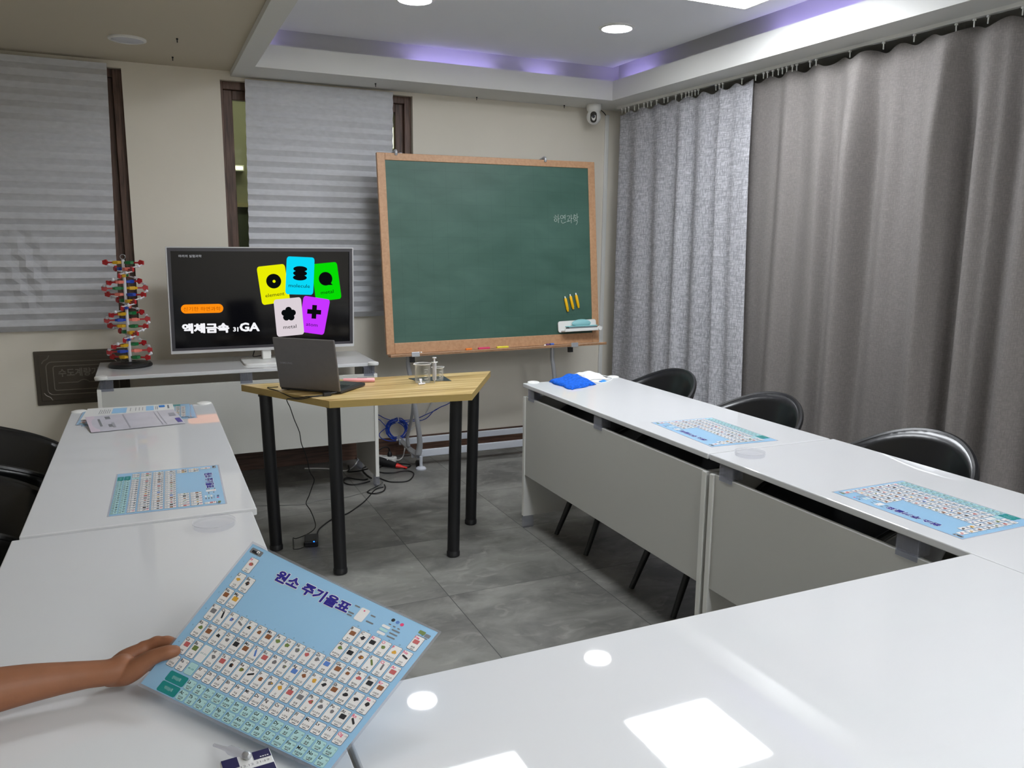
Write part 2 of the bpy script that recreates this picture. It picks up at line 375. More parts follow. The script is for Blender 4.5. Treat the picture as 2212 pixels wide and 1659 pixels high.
def rrect(cx, cy, w_, h_, r, n=3):
    pts = []
    for sx, sy, a0 in ((1, -1, -90), (1, 1, 0), (-1, 1, 90), (-1, -1, 180)):
        for k in range(n+1):
            a = R(a0+90*k/n); pts.append((cx+sx*(w_/2-r)+r*math.cos(a), cy+sy*(h_/2-r)+r*math.sin(a)))
    return pts
def ellipse(cx, cy, rx, ry, n=20, rot=0):
    return [(cx+rx*math.cos(2*math.pi*k/n)*math.cos(rot)-ry*math.sin(2*math.pi*k/n)*math.sin(rot),
             cy+rx*math.cos(2*math.pi*k/n)*math.sin(rot)+ry*math.sin(2*math.pi*k/n)*math.cos(rot)) for k in range(n)]

# ================================================================== THE SETTING
YB, XL, XR, YR = 5.20, -1.85, 3.55, -4.30
ZC, ZF, ZT, ZU = 2.43, 2.40, 2.525, 2.605     # cream ceiling, soffit underside, soffit lip, raised ceiling slab
YN = -3.50                                     # near end of the raised part
b = MB(); b.box(XL-.1, XR+.1, YR-.1, YB+1.6, -0.08, 0.0); f_ = b.build('floor', M_floor, smooth=0); tag(f_, kind='structure')
W1 = (-0.96, -0.058, 0.975, 2.392); W2 = (0.464, 1.640, 0.975, 2.378)
b = MB()
for x0, x1, z0, z1 in ((XL-.1, W1[0], 0, 2.75), (W1[0], W1[1], 0, W1[2]), (W1[0], W1[1], W1[3], 2.75), (W1[1], W2[0], 0, 2.75),
                       (W2[0], W2[1], 0, W2[2]), (W2[0], W2[1], W2[3], 2.75), (W2[1], XR+.1, 0, 2.75)):
    b.box(x0, x1, YB, YB+.16, z0, z1)
tag(b.build('wall_back', M_wall, smooth=0), kind='structure')
b = MB(); b.box(XL-.1, XL, YR, YB, 0, 2.75); tag(b.build('wall_left', M_wall, smooth=0), kind='structure')
b = MB(); b.box(XR, XR+.1, YR, YB, 0, 2.75); tag(b.build('wall_right', M_wall, smooth=0), kind='structure')
b = MB(); b.box(XL-.1, XR+.1, YR-.1, YR, 0, 2.75); tag(b.build('wall_rear', M_wall, smooth=0), kind='structure')
b = MB(); b.box(XL, XR, YB-.012, YB, 0.0, 0.125, bev=.002); tag(b.build('baseboard_back', M_base), kind='structure')
# ceiling: cream part on the left, raised white part over the tables
b = MB(); b.box(XL-.1, 0.524, YR, YB, ZC, 2.75, 0); b.box(0.40, XR, YR, YB, 2.70, 2.78, 1)
b.prism([(.715, YN+.02), (2.93+(4.85-YN)*.0262-.01, YN+.02), (2.915, 4.83), (.715, 4.83)], ZU, 2.70, 1)
tag(b.build('ceiling', [M_ceilL, M_ceil], smooth=0), kind='structure')
# lowered gypsum border round the raised part, with a ledge for the violet strips
xa = lambda y: 2.93+(4.85-y)*0.0262
outer = [(0.524, YR), (XR, YR), (XR, YB), (0.524, YB)]
inner1 = [(0.628, YN), (xa(YN), YN), (2.93, 4.85), (0.622, 4.85)]
g = 0.115
inner2 = [(0.628-.08, YN-g), (xa(YN)+g, YN-g), (2.93+g, 4.85+g), (0.622-.08, 4.85+g)]
b = MB(); b.ring_prism(outer, inner1, ZF, ZT); b.ring_prism(outer, inner2, ZT, 2.70)
tag(b.build('trim_1', M_soffit, smooth=0), kind='structure')

def window(n, wx, panes, wl, wr):
    x0, x1, z0, z1 = wx; y0 = YB+.035
    root = thing('window_%d' % n, None, None, ((x0+x1)/2, y0, z0)); root['kind'] = 'structure'
    def bars(mb, a0, a1, c0, c1, wdt, ya, yb):
        mb.box(a0, a0+wdt, ya, yb, c0, c1, bev=.003); mb.box(a1-wdt, a1, ya, yb, c0, c1, bev=.003)
        mb.box(a0+wdt, a1-wdt, ya, yb, c0, c0+wdt, bev=.003); mb.box(a0+wdt, a1-wdt, ya, yb, c1-wdt, c1, bev=.003)
    m_ = MB(); ya_, yb_ = y0, y0+.10
    m_.box(x0, x0+wl, ya_, yb_, z0, z1, bev=.003); m_.box(x1-wr, x1, ya_, yb_, z0, z1, bev=.003); m_.box(x0+wl, x1-wr, ya_, yb_, z0, z0+.045, bev=.003); m_.box(x0+wl, x1-wr, ya_, yb_, z1-.045, z1, bev=.003)
    m_.build('window_frame', M_frame, root)
    k = (x1-x0-wl-wr)/panes
    for i in range(panes):
        a0 = x0+wl+k*i; a1 = a0+k
        m_ = MB(); bars(m_, a0, a1, z0+.045, z1-.045, .053, y0+.03, y0+.08); s_ = m_.build('sash', M_frame, root)
        m_ = MB(); m_.box(a0+.048, a1-.048, y0+.052, y0+.058, z0+.10, z1-.10); m_.build('pane', M_pane, s_, smooth=0)
window(1, W1, 2, .05, .05); window(2, W2, 2, .017, .045)
# the dim corridor behind the windows
M_corr = mat('olive_corridor_wall', (176, 176, 158), 0.8)
b = MB(); b.box(XL-.1, XR+.1, 6.6, 6.7, 0, 2.75, 0); b.box(XL-.1, XR+.1, YB+.16, 6.7, 2.75, 2.85, 0)
b.box(XL-.2, XL-.1, YB+.16, 6.7, 0, 2.75, 0); b.box(XR+.1, XR+.2, YB+.16, 6.7, 0, 2.75, 0)
b.box(XL, XR, 6.55, 6.6, 1.70, 1.73, 1); b.box(XL, XR, 6.58, 6.6, 0.0, 1.70, 2)
tag(b.build('wall_corridor', [M_corr, mat('cream_dado_rail', (214, 204, 170), .6), mat('grey_green_dado', (96, 104, 92), .6)], smooth=0), kind='structure')
M_panemark = emit_mat('pane_mark_glow', (255, 252, 240), 4.0)
t = thing('added_corridor_glow', 'unseen long lamp added on the corridor ceiling to brighten the view behind the panes', 'lamp', (.9, 6.0, 2.75))  # unseen lamp, added only to brighten the corridor behind the panes
m_ = MB(); m_.box(.3, 1.7, 5.93, 6.07, 2.71, 2.75, bev=.004); m_.build('housing', M_capw, t)
m_ = MB(); m_.box(.32, 1.68, 5.95, 6.05, 2.700, 2.712); m_.build('diffuser', emit_mat('corridor_fill_glow', (255, 250, 236), 20.0), t)
for (x0, x1, z0, z1, lb) in ((0.62, 0.715, 1.975, 2.0, 'glowing bar added for the bright mark in the left gap of the middle window'),
                             (1.80, 1.90, 2.20, 2.36, 'glowing box added for the bright mark right of the pleated shade above the chalkboard')):
    t = thing('added_corridor_glow', lb, 'lamp', ((x0+x1)/2, 6.6, (z0+z1)/2))  # glowing boxes put in for the bright marks in the panes
    m_ = MB(); m_.box(x0-.01, x1+.01, 6.53, 6.60, z0-.01, z1+.01, bev=.003); m_.build('housing', M_capw, t)
    m_ = MB(); m_.box(x0, x1, 6.515, 6.535, z0, z1, bev=.004); m_.build('diffuser', M_panemark, t)

# ------------------------------------------------------------------ ceiling lights
def downlight(x, y, label, grp):
    t = thing('downlight', label, 'light', (x, y, ZU), 0, grp)
    m_ = MB(); m_.lathe([(.098, 0), (.098, -.006), (.082, -.010), (.080, -.004), (.080, 0)], (x, y, ZU), 32, close=True); m_.build('trim_ring', M_capw, t)
    m_ = MB(); m_.lathe([(.080, -.003), (.072, -.007), (0.0, -.008)], (x, y, ZU), 32); m_.build('diffuser', M_spot, t)
downlight(2.405, 3.955, 'round lit downlight near the curtained corner of the raised ceiling', 'round downlights')
downlight(1.260, 3.940, 'round lit downlight cut by the top edge, above the chalkboard side', 'round downlights')
for yy_ in (1.20, -1.22, -2.45):  # unseen downlights carrying the two rows on out of view
    for xx_ in (1.26, 2.42):
        downlight(xx_, yy_, 'unseen round downlight continuing the rows towards and behind the viewer', 'unseen downlights')
def panel_light(x, y, label):
    t = thing('ceiling_panel_light', label, 'light', (x, y, ZU), 0, 'square ceiling panel lights')
    h = .285
    m_ = MB(); m_.ring_prism([(x-h, y-h), (x+h, y-h), (x+h, y+h), (x-h, y+h)], [(x-h+.012, y-h+.012), (x+h-.012, y-h+.012), (x+h-.012, y+h-.012), (x-h+.012, y+h-.012)], ZU-.03, ZU); m_.build('frame', M_capw, t)
    m_ = MB(); m_.prism(rrect(x, y, 2*h-.03, 2*h-.03, .05, 5), ZU-.029, ZU-.012); m_.build('diffuser', M_panel, t, smooth=0)
panel_light(2.445, 3.02, 'square lit panel light cut by the top edge, nearer the curtains')
panel_light(1.26, 3.02, 'square lit panel light whose reflection is at the bottom edge')
for yy_, wh in ((-.62, 'just behind'), (-1.85, 'further behind'), (-3.05, 'furthest behind')):  # unseen panels added behind the viewer to fill the walls with light
    panel_light(2.445, yy_, 'unseen fill panel light added %s the viewer, nearer the curtains' % wh)
    panel_light(1.26, yy_, 'unseen fill panel light added %s the viewer, nearer the shades' % wh)
# violet strips lying on the ledge of the border (bright and dim stretches)
def strip(p0, p1, label):
    d = Vector((p1[0]-p0[0], p1[1]-p0[1], 0)); n_ = Vector((-d.y, d.x, 0)).normalized()*.006
    m_ = MB(); q = [(p0[0]+n_.x, p0[1]+n_.y), (p0[0]-n_.x, p0[1]-n_.y), (p1[0]-n_.x, p1[1]-n_.y), (p1[0]+n_.x, p1[1]+n_.y)]
    m_.prism(q[::-1], ZT+.0005, ZT+.006); return tag(m_.build('led_strip', M_cove, smooth=0), label, 'light strip', 'violet strips in the ceiling cove')
for i, (a, c) in enumerate(((0.60, 0.72), (1.55, 2.10), (2.35, 2.55))):
    strip((a, 4.91), (c, 4.91), ('short violet strip at the left end of the rear cove', 'bright violet strip in the middle of the rear cove', 'violet strip in the rear cove above the board corner')[i])
for i, (a, c) in enumerate(((4.55, 4.88), (2.6, 3.5), (0.6, 1.6))):
    strip((xa(a)+.06, a), (xa(c)+.06, c), ('violet strip at the rear corner of the curtain side cove', 'long violet strip in the curtain side cove', 'violet strip in the curtain side cove nearer the viewer')[i])
# round speaker in the cream ceiling, screws and hooks
t = thing('ceiling_speaker', 'round white disc fitted in the cream ceiling above the left window', 'speaker', (-.014, 4.62, ZC))
m_ = MB(); m_.lathe([(.088, 0), (.088, -.007), (.076, -.011), (.074, 0)], (-.014, 4.62, ZC), 32, close=True); m_.build('rim', M_capw, t)
m_ = MB(); m_.lathe([(.076, -.004), (.06, -.010), (0, -.012)], (-.014, 4.62, ZC), 32); m_.build('grille', M_spk, t)
for (x, y, z, lb) in ((0.204, 4.95, ZC, 'tiny dark hook in the cream ceiling above the wall between the windows'), (1.345, 5.005, ZF, 'tiny dark hook in the ceiling border above the wide pleated shade'),
                      (2.068, 5.15, ZF, 'tiny dark hook in the ceiling border above the middle of the chalkboard'), (2.73, 5.16, ZF, 'tiny dark hook in the ceiling border left of the camera'),
                      (0.211, 4.50, ZC, 'tiny dark screw in the cream ceiling beside the round disc')):
    m_ = MB(); m_.lathe([(.005, 0), (.005, -.006), (.0025, -.008), (.0025, -.02), (0, -.021)], (x, y, z), 10); tag(m_.build('ceiling_hook', M_blackleg), lb, 'hook', 'small hooks in the ceiling')

# ------------------------------------------------------------------ pleated window shades
def shade(label, xt0, xt1, xb0, xb1, zt, zb, y, pitch, crease=None, sag=0.0):
    n = int(round((zt-zb)/pitch*2)); m_ = MB(); nx = 26
    rnd = random.Random(int(abs(xt0)*1000)+3)
    jit = [rnd.uniform(-.10, .10) for _ in range(n+2)]
    vs = []
    for j in range(n+1):
        v = j/n
        z0 = zt+(zb-zt)*v + jit[j]*pitch*.25*(1 if 0 < j < n else 0)
        amp = .006+.008*min(1, v*1.6)
        off = (amp if j % 2 else -amp)
        for i in range(nx+1):
            u = i/nx
            x = (xt0+(xb0-xt0)*v)*(1-u)+(xt1+(xb1-xt1)*v)*u
            yy = y+off
            if crease:
                cx, cz, r = crease
                d = math.hypot((x-cx)/.10, (z0-cz)/.22); yy += -.012*math.exp(-d*d)*math.sin((x-cx)*60+z0*25)
            vs.append((x, yy, z0+sag*(2*u-1)*v))
    m_.add(vs, [(j*(nx+1)+i, j*(nx+1)+i+1, (j+1)*(nx+1)+i+1, (j+1)*(nx+1)+i) for j in range(n) for i in range(nx)])
    o = m_.build('pleated_shade', M_blind, smooth=0); tag(o, label, 'window shade', 'pleated paper shades')
    md = o.modifiers.new('thickness', 'SOLIDIFY'); md.thickness = .0012
    return o
shade('wide pleated paper shade at the far left, over the left window', -1.02, -0.128, -1.06, -0.162, 2.405, 0.935, 5.165, .0655, crease=(-.60, 1.25, 1))
shade('pleated paper shade behind the screen and chalkboard', 0.600, 1.500, 0.572, 1.470, 2.385, 0.965, 5.165, .0655)

# ------------------------------------------------------------------ stamped water meter cover on the back wall
M_rel = mat('paler_bronze_relief', (128, 120, 110), .32, metal=.3)  # stamped relief toned lighter than the plate
t = thing('meter_cover', 'dark metal water meter cover with stamped lettering low on the back wall', 'cover', (-.37, YB, .504))
M_cov = mat('dark_bronze_sheet', (86, 79, 70), 0.34, metal=0.3, noise=(3, 0.12, (1, 1, 1)), bump=(25, 0.12, 0.004))
m_ = MB(); m_.box(-.613, -.130, YB-.012, YB, .506, .818, bev=.004); m_.box(-.590, -.152, YB-.016, YB-.010, .530, .796, bev=.003); plate = m_.build('plate', M_cov, t)
m_ = MB()
def rib(pts, closed=True): m_.tube([(p[0], YB-.0165, p[1]) for p in pts], .0032, 6, 0, closed=closed)
rib(rrect(-.371, .660, .37, .19, .03, 4)); rib(rrect(-.371, .660, .30, .14, .012, 3))
rib([(-.50, .632), (-.40, .632), (-.385, .642), (-.37, .646), (-.355, .642), (-.34, .632), (-.24, .632)], False)
for sx in (-1, 1):
    for sz in (-1, 1): rib([(-.371+sx*.205, .663+sz*.085), (-.371+sx*.195, .663+sz*.100), (-.371+sx*.175, .663+sz*.112), (-.371+sx*.165, .663+sz*.130)], False)
m_.build('stamped_ribs', M_rel, t)
m_ = MB(); m_.text('수도계량기함', (-.371, YB-.0175, .672), (1, 0, 0), (0, 0, 1), .05, align='c', fit=.25)
tag(m_.build('stamped_lettering', M_rel, t, smooth=0, thick=.003))

# ------------------------------------------------------------------ corner: cable duct, camera
m_ = MB(); m_.box(3.083, 3.112, YB-.016, YB, .02, 2.365, bev=.003); m_.box(3.112, 3.118, YB-.006, YB, .02, 2.365)
tag(m_.build('cable_duct', M_capw), 'slim white cable duct running up the back wall near the curtain', 'cable duct')
t = thing('security_camera', 'white dome security camera hanging under the ceiling corner', 'camera', (2.903, 5.045, ZF))
cx_, cy_ = 2.903, 5.045
m_ = MB(); m_.lathe([(.050, 0), (.052, -.012), (.050, -.035), (.040, -.048), (0, -.05)], (cx_, cy_, ZF), 28); m_.build('mount', M_capw, t)
m_ = MB(); m_.ball((cx_, cy_, ZF-.082), (.050, .050, .052), 28); m_.build('head', M_capw, t)
fd = Vector((-.60, -.95, -.18)).normalized(); sd = fd.cross(Vector((0, 0, 1))).normalized(); ud = sd.cross(fd)
m_ = MB()
pts = [Vector((cx_, cy_, ZF-.082))+fd*(.0462-abs(v)**2*7)+sd*u+ud*v for u, v in rrect(0, 0, .044, .074, .021, 5)]
q = [p+fd*.007 for p in pts]; k = len(pts)
m_.add(pts+q, [tuple(range(k, 2*k))]+[(i, (i+1) % k, k+(i+1) % k, k+i) for i in range(k)]); face = m_.build('lens_plate', mat('black_gloss_plastic', (12, 12, 14), .12), t)
m_ = MB(); c0 = Vector((cx_, cy_, ZF-.078))+fd*.052; m_.cyl(c0, c0+fd*.003, .011, .009, 16); m_.build('lens', mat('lens_glass', (40, 42, 56), .05), face)
m_ = MB(); m_.tube([(2.948, 5.06, ZF-.018), (2.99, 5.12, ZF-.016), (3.05, 5.17, ZF-.02), (3.085, 5.188, ZF-.04), (3.095, 5.192, ZF-.06)], .003, 6, sub=4); m_.build('cable', M_cord, t)

# ------------------------------------------------------------------ curtains and track
xc = lambda y: 3.085+(4.95-y)*0.0345
t = thing('curtain_track', 'white curtain track with small runners along the ceiling above the curtains', 'curtain track', (xc(2.5), 2.5, ZF))
m_ = MB(); a, c = (xc(5.05)+.02, 5.05), (xc(-.8)+.02, -.8)
m_.prism([(a[0]-.012, a[1]), (c[0]-.012, c[1]), (c[0]+.012, c[1]), (a[0]+.012, a[1])], ZF-.016, ZF); m_.build('rail', M_capw, t)
def smoothpts(ctrl, y):
    for (ya, da), (yb, db) in zip(ctrl, ctrl[1:]):
        if yb <= y <= ya:
            s_ = (ya-y)/(ya-yb); s_ = .5-.5*math.cos(math.pi*s_); return da+(db-da)*s_
    return ctrl[-1][1] if y < ctrl[-1][0] else ctrl[0][1]
def curtain(name_lbl, ctrl, ytop, ybot, mt, base, zb, nx=260, hem=.012, flare=1.0, slant=0.0, amp=1.0):
    nz = 26; m_ = MB(); hooks = [y for y, d in ctrl if d <= base]
    def fn(u, v):
        y = ytop+(ybot-ytop)*u; z = (ZF-.040)+(zb-(ZF-.040))*v
        d = smoothpts(ctrl, y)*amp
        k = .45+.55*min(1, v*5)            # pleats open out below the heading
        yy = y+.02*math.sin(y*9+1)*v*flare+slant*(1-v)*u**2
        if v < .02:
            z -= .012+.012*math.sin(y*38)
        if v > .97: z += hem*math.sin(y*17)+.5*hem*math.sin(y*41)
        return (xc(y)+.022+d*k+.006*math.sin(y*31+v*4)*v, yy, z)
    m_.grid(fn, nx, nz)
    o = m_.build('curtain', mt, smooth=180); tag(o, name_lbl, 'curtain')
    md = o.modifiers.new('thickness', 'SOLIDIFY'); md.thickness = .0018
    return o
M_cur1 = weave_mat('pale_grey_slub_linen', (104, 104, 108), (202, 202, 207), 130, 340, .62)
M_cur2 = weave_mat('warm_grey_blackout_weave', (97, 93, 91), (137, 132, 129), 320, 520, .45)
c1 = [(5.02, .0), (4.93, .022), (4.80, -.008), (4.66, .022), (4.55, .0), (4.40, .03), (4.31, -.01), (4.21, .03), (4.10, -.008), (3.99, .026), (3.945, .034), (3.90, -.034), (3.80, -.018), (3.72, -.030), (3.645, -.030), (3.60, -.022)]
curtain('pale grey slub linen curtain, the narrower one next to the chalkboard corner', c1, 5.02, 3.60, M_cur1, 0, .105, slant=.10)
c2 = [(3.82, .030), (3.655, .028), (3.52, .020), (3.44, -.008), (3.36, .038), (3.20, -.014), (3.13, .034), (2.975, -.060), (2.885, .050), (2.78, .006), (2.72, .016), (2.63, .0), (2.515, -.072), (2.43, .060), (2.33, -.020), (2.27, .004), (2.20, .044), (2.09, -.045), (1.99, .040), (1.86, -.03), (1.74, .04), (1.60, -.05), (1.48, .04), (1.33, -.03), (1.2, .04), (1.05, -.04), (.9, .04), (.75, -.04), (.6, .04), (.45, -.04), (.3, .04), (.1, -.04), (-.1, .04), (-.3, -.04), (-.5, .04), (-.7, -.04)]
curtain('wide dark warm grey curtain in deep folds along the right wall', c2, 3.82, -.70, M_cur2, 0, .105, nx=660, amp=1.25)
ry = [5.0, 4.96, 4.92, 4.85, 4.80, 4.74, 4.70, 4.66, 4.60, 4.52, 4.48, 4.40, 4.34, 4.30, 4.27, 4.24, 4.21, 4.18, 4.02, 3.99, 3.96, 3.80, 3.69, 3.63, 3.60, 3.56, 3.52, 3.49, 3.46, 3.42, 3.39, 3.30, 3.26, 3.05, 2.86, 2.70, 2.5, 2.42, 2.36, 2.22, 2.19, 2.12, 2.0, 1.8, 1.6, 1.4, 1.2, 1.0, .8]
for i, y in enumerate(ry):
    m_ = MB(); x = xc(y)+.02; m_.box(x-.006, x+.006, y-.005, y+.005, ZF-.026, ZF-.016, bev=.002); m_.tube([(x, y, ZF-.026), (x+.001, y, ZF-.050)], .003, 6); m_.build('runner', M_capw, t)

# ================================================================== DESKS
def desk(label, loc, rz, length, depth, zt, caps=(), group='white training desks', brk=(.06, .5, .94)):
    """local frame: x along the length, y from the modesty side (0) back to the sitter (depth)"""
    t = thing('desk', label, 'desk', loc, rz, group); T = W[t]; L_ = length
    def B(): m_ = MB(); m_.T = T; return m_
    zb = zt-.020; zp = zt-.066
    m_ = B(); m_.box(0, L_, 0, depth, zb, zt, 0, bev=.003); m_.build('desktop', M_desk, t)
    for x in (0.006, L_-.026):
        m_ = B(); m_.box(x, x+.02, .002, depth-.06, .062, zp, bev=.002); sp_ = m_.build('side_panel', M_deskside, t)
        m_ = B(); m_.box(x, x+.02, .0, .0022, .064, zp-.002); m_.build('edge_band', M_edge, sp_, smooth=0)
        for y in (.03, depth-.10):
            m_ = B(); m_.box(x-.003, x+.023, y-.028, y+.028, .0, .064, bev=.004); m_.build('foot', M_clear, sp_)
    m_ = B(); m_.box(.0262, L_-.0262, .006, .022, .282, zp, bev=.0015); m_.build('modesty_panel', M_modesty, t)
    for u in brk:
        x = L_*u
        m_ = B(); m_.box(x-.032, x+.032, .0035, .0055, zp-.012, zb); m_.box(x-.030, x+.030, .0055, .05, zp+.0005, zb)
        m_.box(x-.030, x+.030, .0225, .03, zp-.05, zp+.0005)
        for kx in (-.018, -.006, .006, .018): m_.box(x+kx-.001, x+kx+.001, .010, .046, zp+.003, zb-.002)
        m_.build('bracket', M_clear, t, smooth=0)
    for (cx, cy) in caps:
        m_ = B(); m_.lathe([(.0, .0052), (.022, .0052), (.030, .0025), (.032, -.006), (.030, -.012), (.0, -.012)][::-1], (cx, cy, zt), 24); m_.build('corner_guard', M_capw, t)
    return t
ZD = .755
r90 = R(-90)
desk('white desk with blue towel along the curtains, its end towards the chalkboard', (1.690, 3.580, 0), r90, 1.472, .553, ZD, caps=((.000, .06), (.0, .530)), brk=(.06, .5))
desk('white desk along the curtains, nearer the viewer, with a single blue sheet at its edge', (1.693, 2.102, 0), r90, 1.50, .560, ZD, brk=(.055, .52, .95))
desk('white desk under the television and helix model by the back wall', (-.275, 4.527, 0), 0, 1.475, .545, ZD, caps=((.030, -.004), (1.445, -.004)), brk=(.035, .5, .965))
desk('white desk on the left with papers stacked at its far end', (.226, 2.112, 0), R(90), 1.500, .540, ZD, caps=((1.515, .035), (1.515, .51)))
desk('white desk on the left nearest the viewer, under the forearm', (.213, .592, 0), R(90), 1.504, .540, .7535)
desk('white desk across the front with bright lamp reflections on its top', (1.6915, 1.150, 0), R(180), 1.4715, .56, ZD)

# ================================================================== CHAIRS (local: sitter faces +y)
def make_chair(label, loc, rz):
    t = thing('tub_chair', label, 'chair', loc, rz, 'black tub chairs'); T = W[t]
    def path(s):     # s -1..1 around the back; returns outward direction point on unit plan
        a = abs(s)
        if a > .62:
            k = (a-.62)/.38; x, y = 1.0, -.05+.95*k*.9; x = 1.0-.10*k*k
        else:
            th = a/.62*math.pi/2; x, y = math.sin(th)**.85, -.05-.95*math.cos(th)**.85
        return (math.copysign(x, s) if s else 0.0, y)
    def rim(s):
        a = abs(s)
        if a <= .62: return .698+.125*math.cos(a/.62*math.pi/2)**2
        k = (a-.62)/.38; return .698-.075*k-.02*k**4
    def fn(u, v, off=0.0):
        s = 2*u-1; px, py = path(s)
        zr = rim(s); z = .40+(zr-.40)*v
        a = .185+.095*v**.8-off; d_ = .19+.10*v**.7-off
        back = max(0, 1-abs(s)/.55)
        return T @ Vector((px*a, py*d_-.045*v*back, z))
    m_ = MB(); m_.grid(lambda u, v: fn(u, v), 44, 12); sh = m_.build('shell', M_black, t, thick=.022)
    sh.modifiers[0].use_even_offset = True
    m_ = MB(); m_.tube([fn(i/60, 1.0) for i in range(61)], .0115, 8, flat=(1, 1)); m_.build('rim_piping', M_black, sh)
    m_ = MB(); m_.T = T
    pl = [(.155*math.cos(2*math.pi*k/28)*1.12, .17*math.sin(2*math.pi*k/28)+.015) for k in range(28)]
    n = len(pl); rows = ((.90, .395), (1.0, .41), (1.02, .43), (.97, .452), (.80, .466), (.4, .470))
    vs = [(p[0]*k_, p[1]*k_+.0, z) for k_, z in rows for p in pl]
    fs = [(j*n+i, j*n+(i+1) % n, (j+1)*n+(i+1) % n, (j+1)*n+i) for j in range(len(rows)-1) for i in range(n)] + [tuple(range(n-1, -1, -1)), tuple((len(rows)-1)*n+i for i in range(n))]
    m_.add(vs, fs); m_.build('seat', M_black, t, smooth=60)
    m_ = MB(); m_.T = T; m_.box(-.14, .14, -.14, .15, .372, .396, bev=.006); m_.build('seat_base', M_blackleg, t)
    for (x, y, tx, ty) in ((-.12, .13, -.15, .29), (.12, .13, .15, .29), (-.12, -.12, -.20, -.24), (.12, -.12, .20, -.24)):
        m_ = MB(); m_.T = T; m_.cyl((tx, ty, .0), (x, y, .385), .0115, .019, 12); m_.build('leg', M_blackleg, t)
    return t
ch = make_chair('black tub chair behind the right desks, furthest back near the chalkboard corner', (2.095, 3.255, 0), R(90))
copy_tree(ch, (2.095, 2.560, 0), R(90), 'black tub chair behind the right desks, the middle one of three')
copy_tree(ch, (2.10, 1.815, 0), R(90), 'black tub chair behind the right desks, nearest the viewer')
copy_tree(ch, (-.610, 3.46, 0), R(-90), 'black tub chair at the left edge, the further one under the meter cover')
copy_tree(ch, (-.610, 2.78, 0), R(-90), 'black tub chair at the left edge, the nearer one')

# ================================================================== WOODEN TABLE
t = thing('work_table', 'wood topped trapezoid table on four round black legs in the middle', 'table', (.98, 3.58, 0))
ZW = .785
top = [(.668, 3.325), (1.290, 3.262), (1.616, 3.822), (.370, 3.866)]
m_ = MB(); m_.prism(top, ZW-.030, ZW, 0, side=1); m_.build('tabletop', [M_oak, M_oakedge], t, smooth=0)
for (x, y, tx, ty) in ((.481, 3.746, .462, 3.742), (.700, 3.341+.012, .695, 3.375), (1.230, 3.335+.012, 1.245, 3.345), (1.464, 3.719, 1.478, 3.712)):
    m_ = MB(); m_.cyl((x, y, .022), (tx, ty, ZW-.036), .0285, .0285, 24); lg = m_.build('leg', M_blackleg, t)
    m_ = MB(); m_.lathe([(.026, 0), (.031, .004), (.031, .022), (.0286, .026), (.0286, .03)], (x, y, 0), 24); m_.build('foot_cap', M_black2, lg)
    m_ = MB(); m_.lathe([(.033, ZW-.037), (.033, ZW-.0305)], (tx, ty, 0), 24); m_.build('mounting_plate', M_blackleg, lg)

# ================================================================== CHALKBOARD ON ITS STAND
t = thing('chalkboard', 'green chalkboard in a light wood frame on a silver wheeled stand', 'chalkboard', (2.05, 4.85, 0))
ex = Vector((1, 0, .010)).normalized(); ez = Vector((0, .11, 1.2)).normalized(); ey = ez.cross(ex); ez = ex.cross(ey)
BO = Vector((1.300, 4.700, .772))
BT = Matrix(((ex.x, ey.x, ez.x, BO.x), (ex.y, ey.y, ez.y, BO.y), (ex.z, ey.z, ez.z, BO.z), (0, 0, 0, 1)))
bw, bh = 1.488, 1.205
def BB(): m = MB(); m.T = BT; return m
m_ = BB(); m_.box(0, .050, -.010, .016, 0, bh, bev=.003); m_.box(bw-.050, bw, -.010, .016, 0, bh, bev=.003)
m_.box(.050, bw-.050, -.010, .016, bh-.043, bh, bev=.003); m_.box(.050, bw-.050, -.010, .016, 0, .068, bev=.003); fr = m_.build('frame', M_boardwood, t)
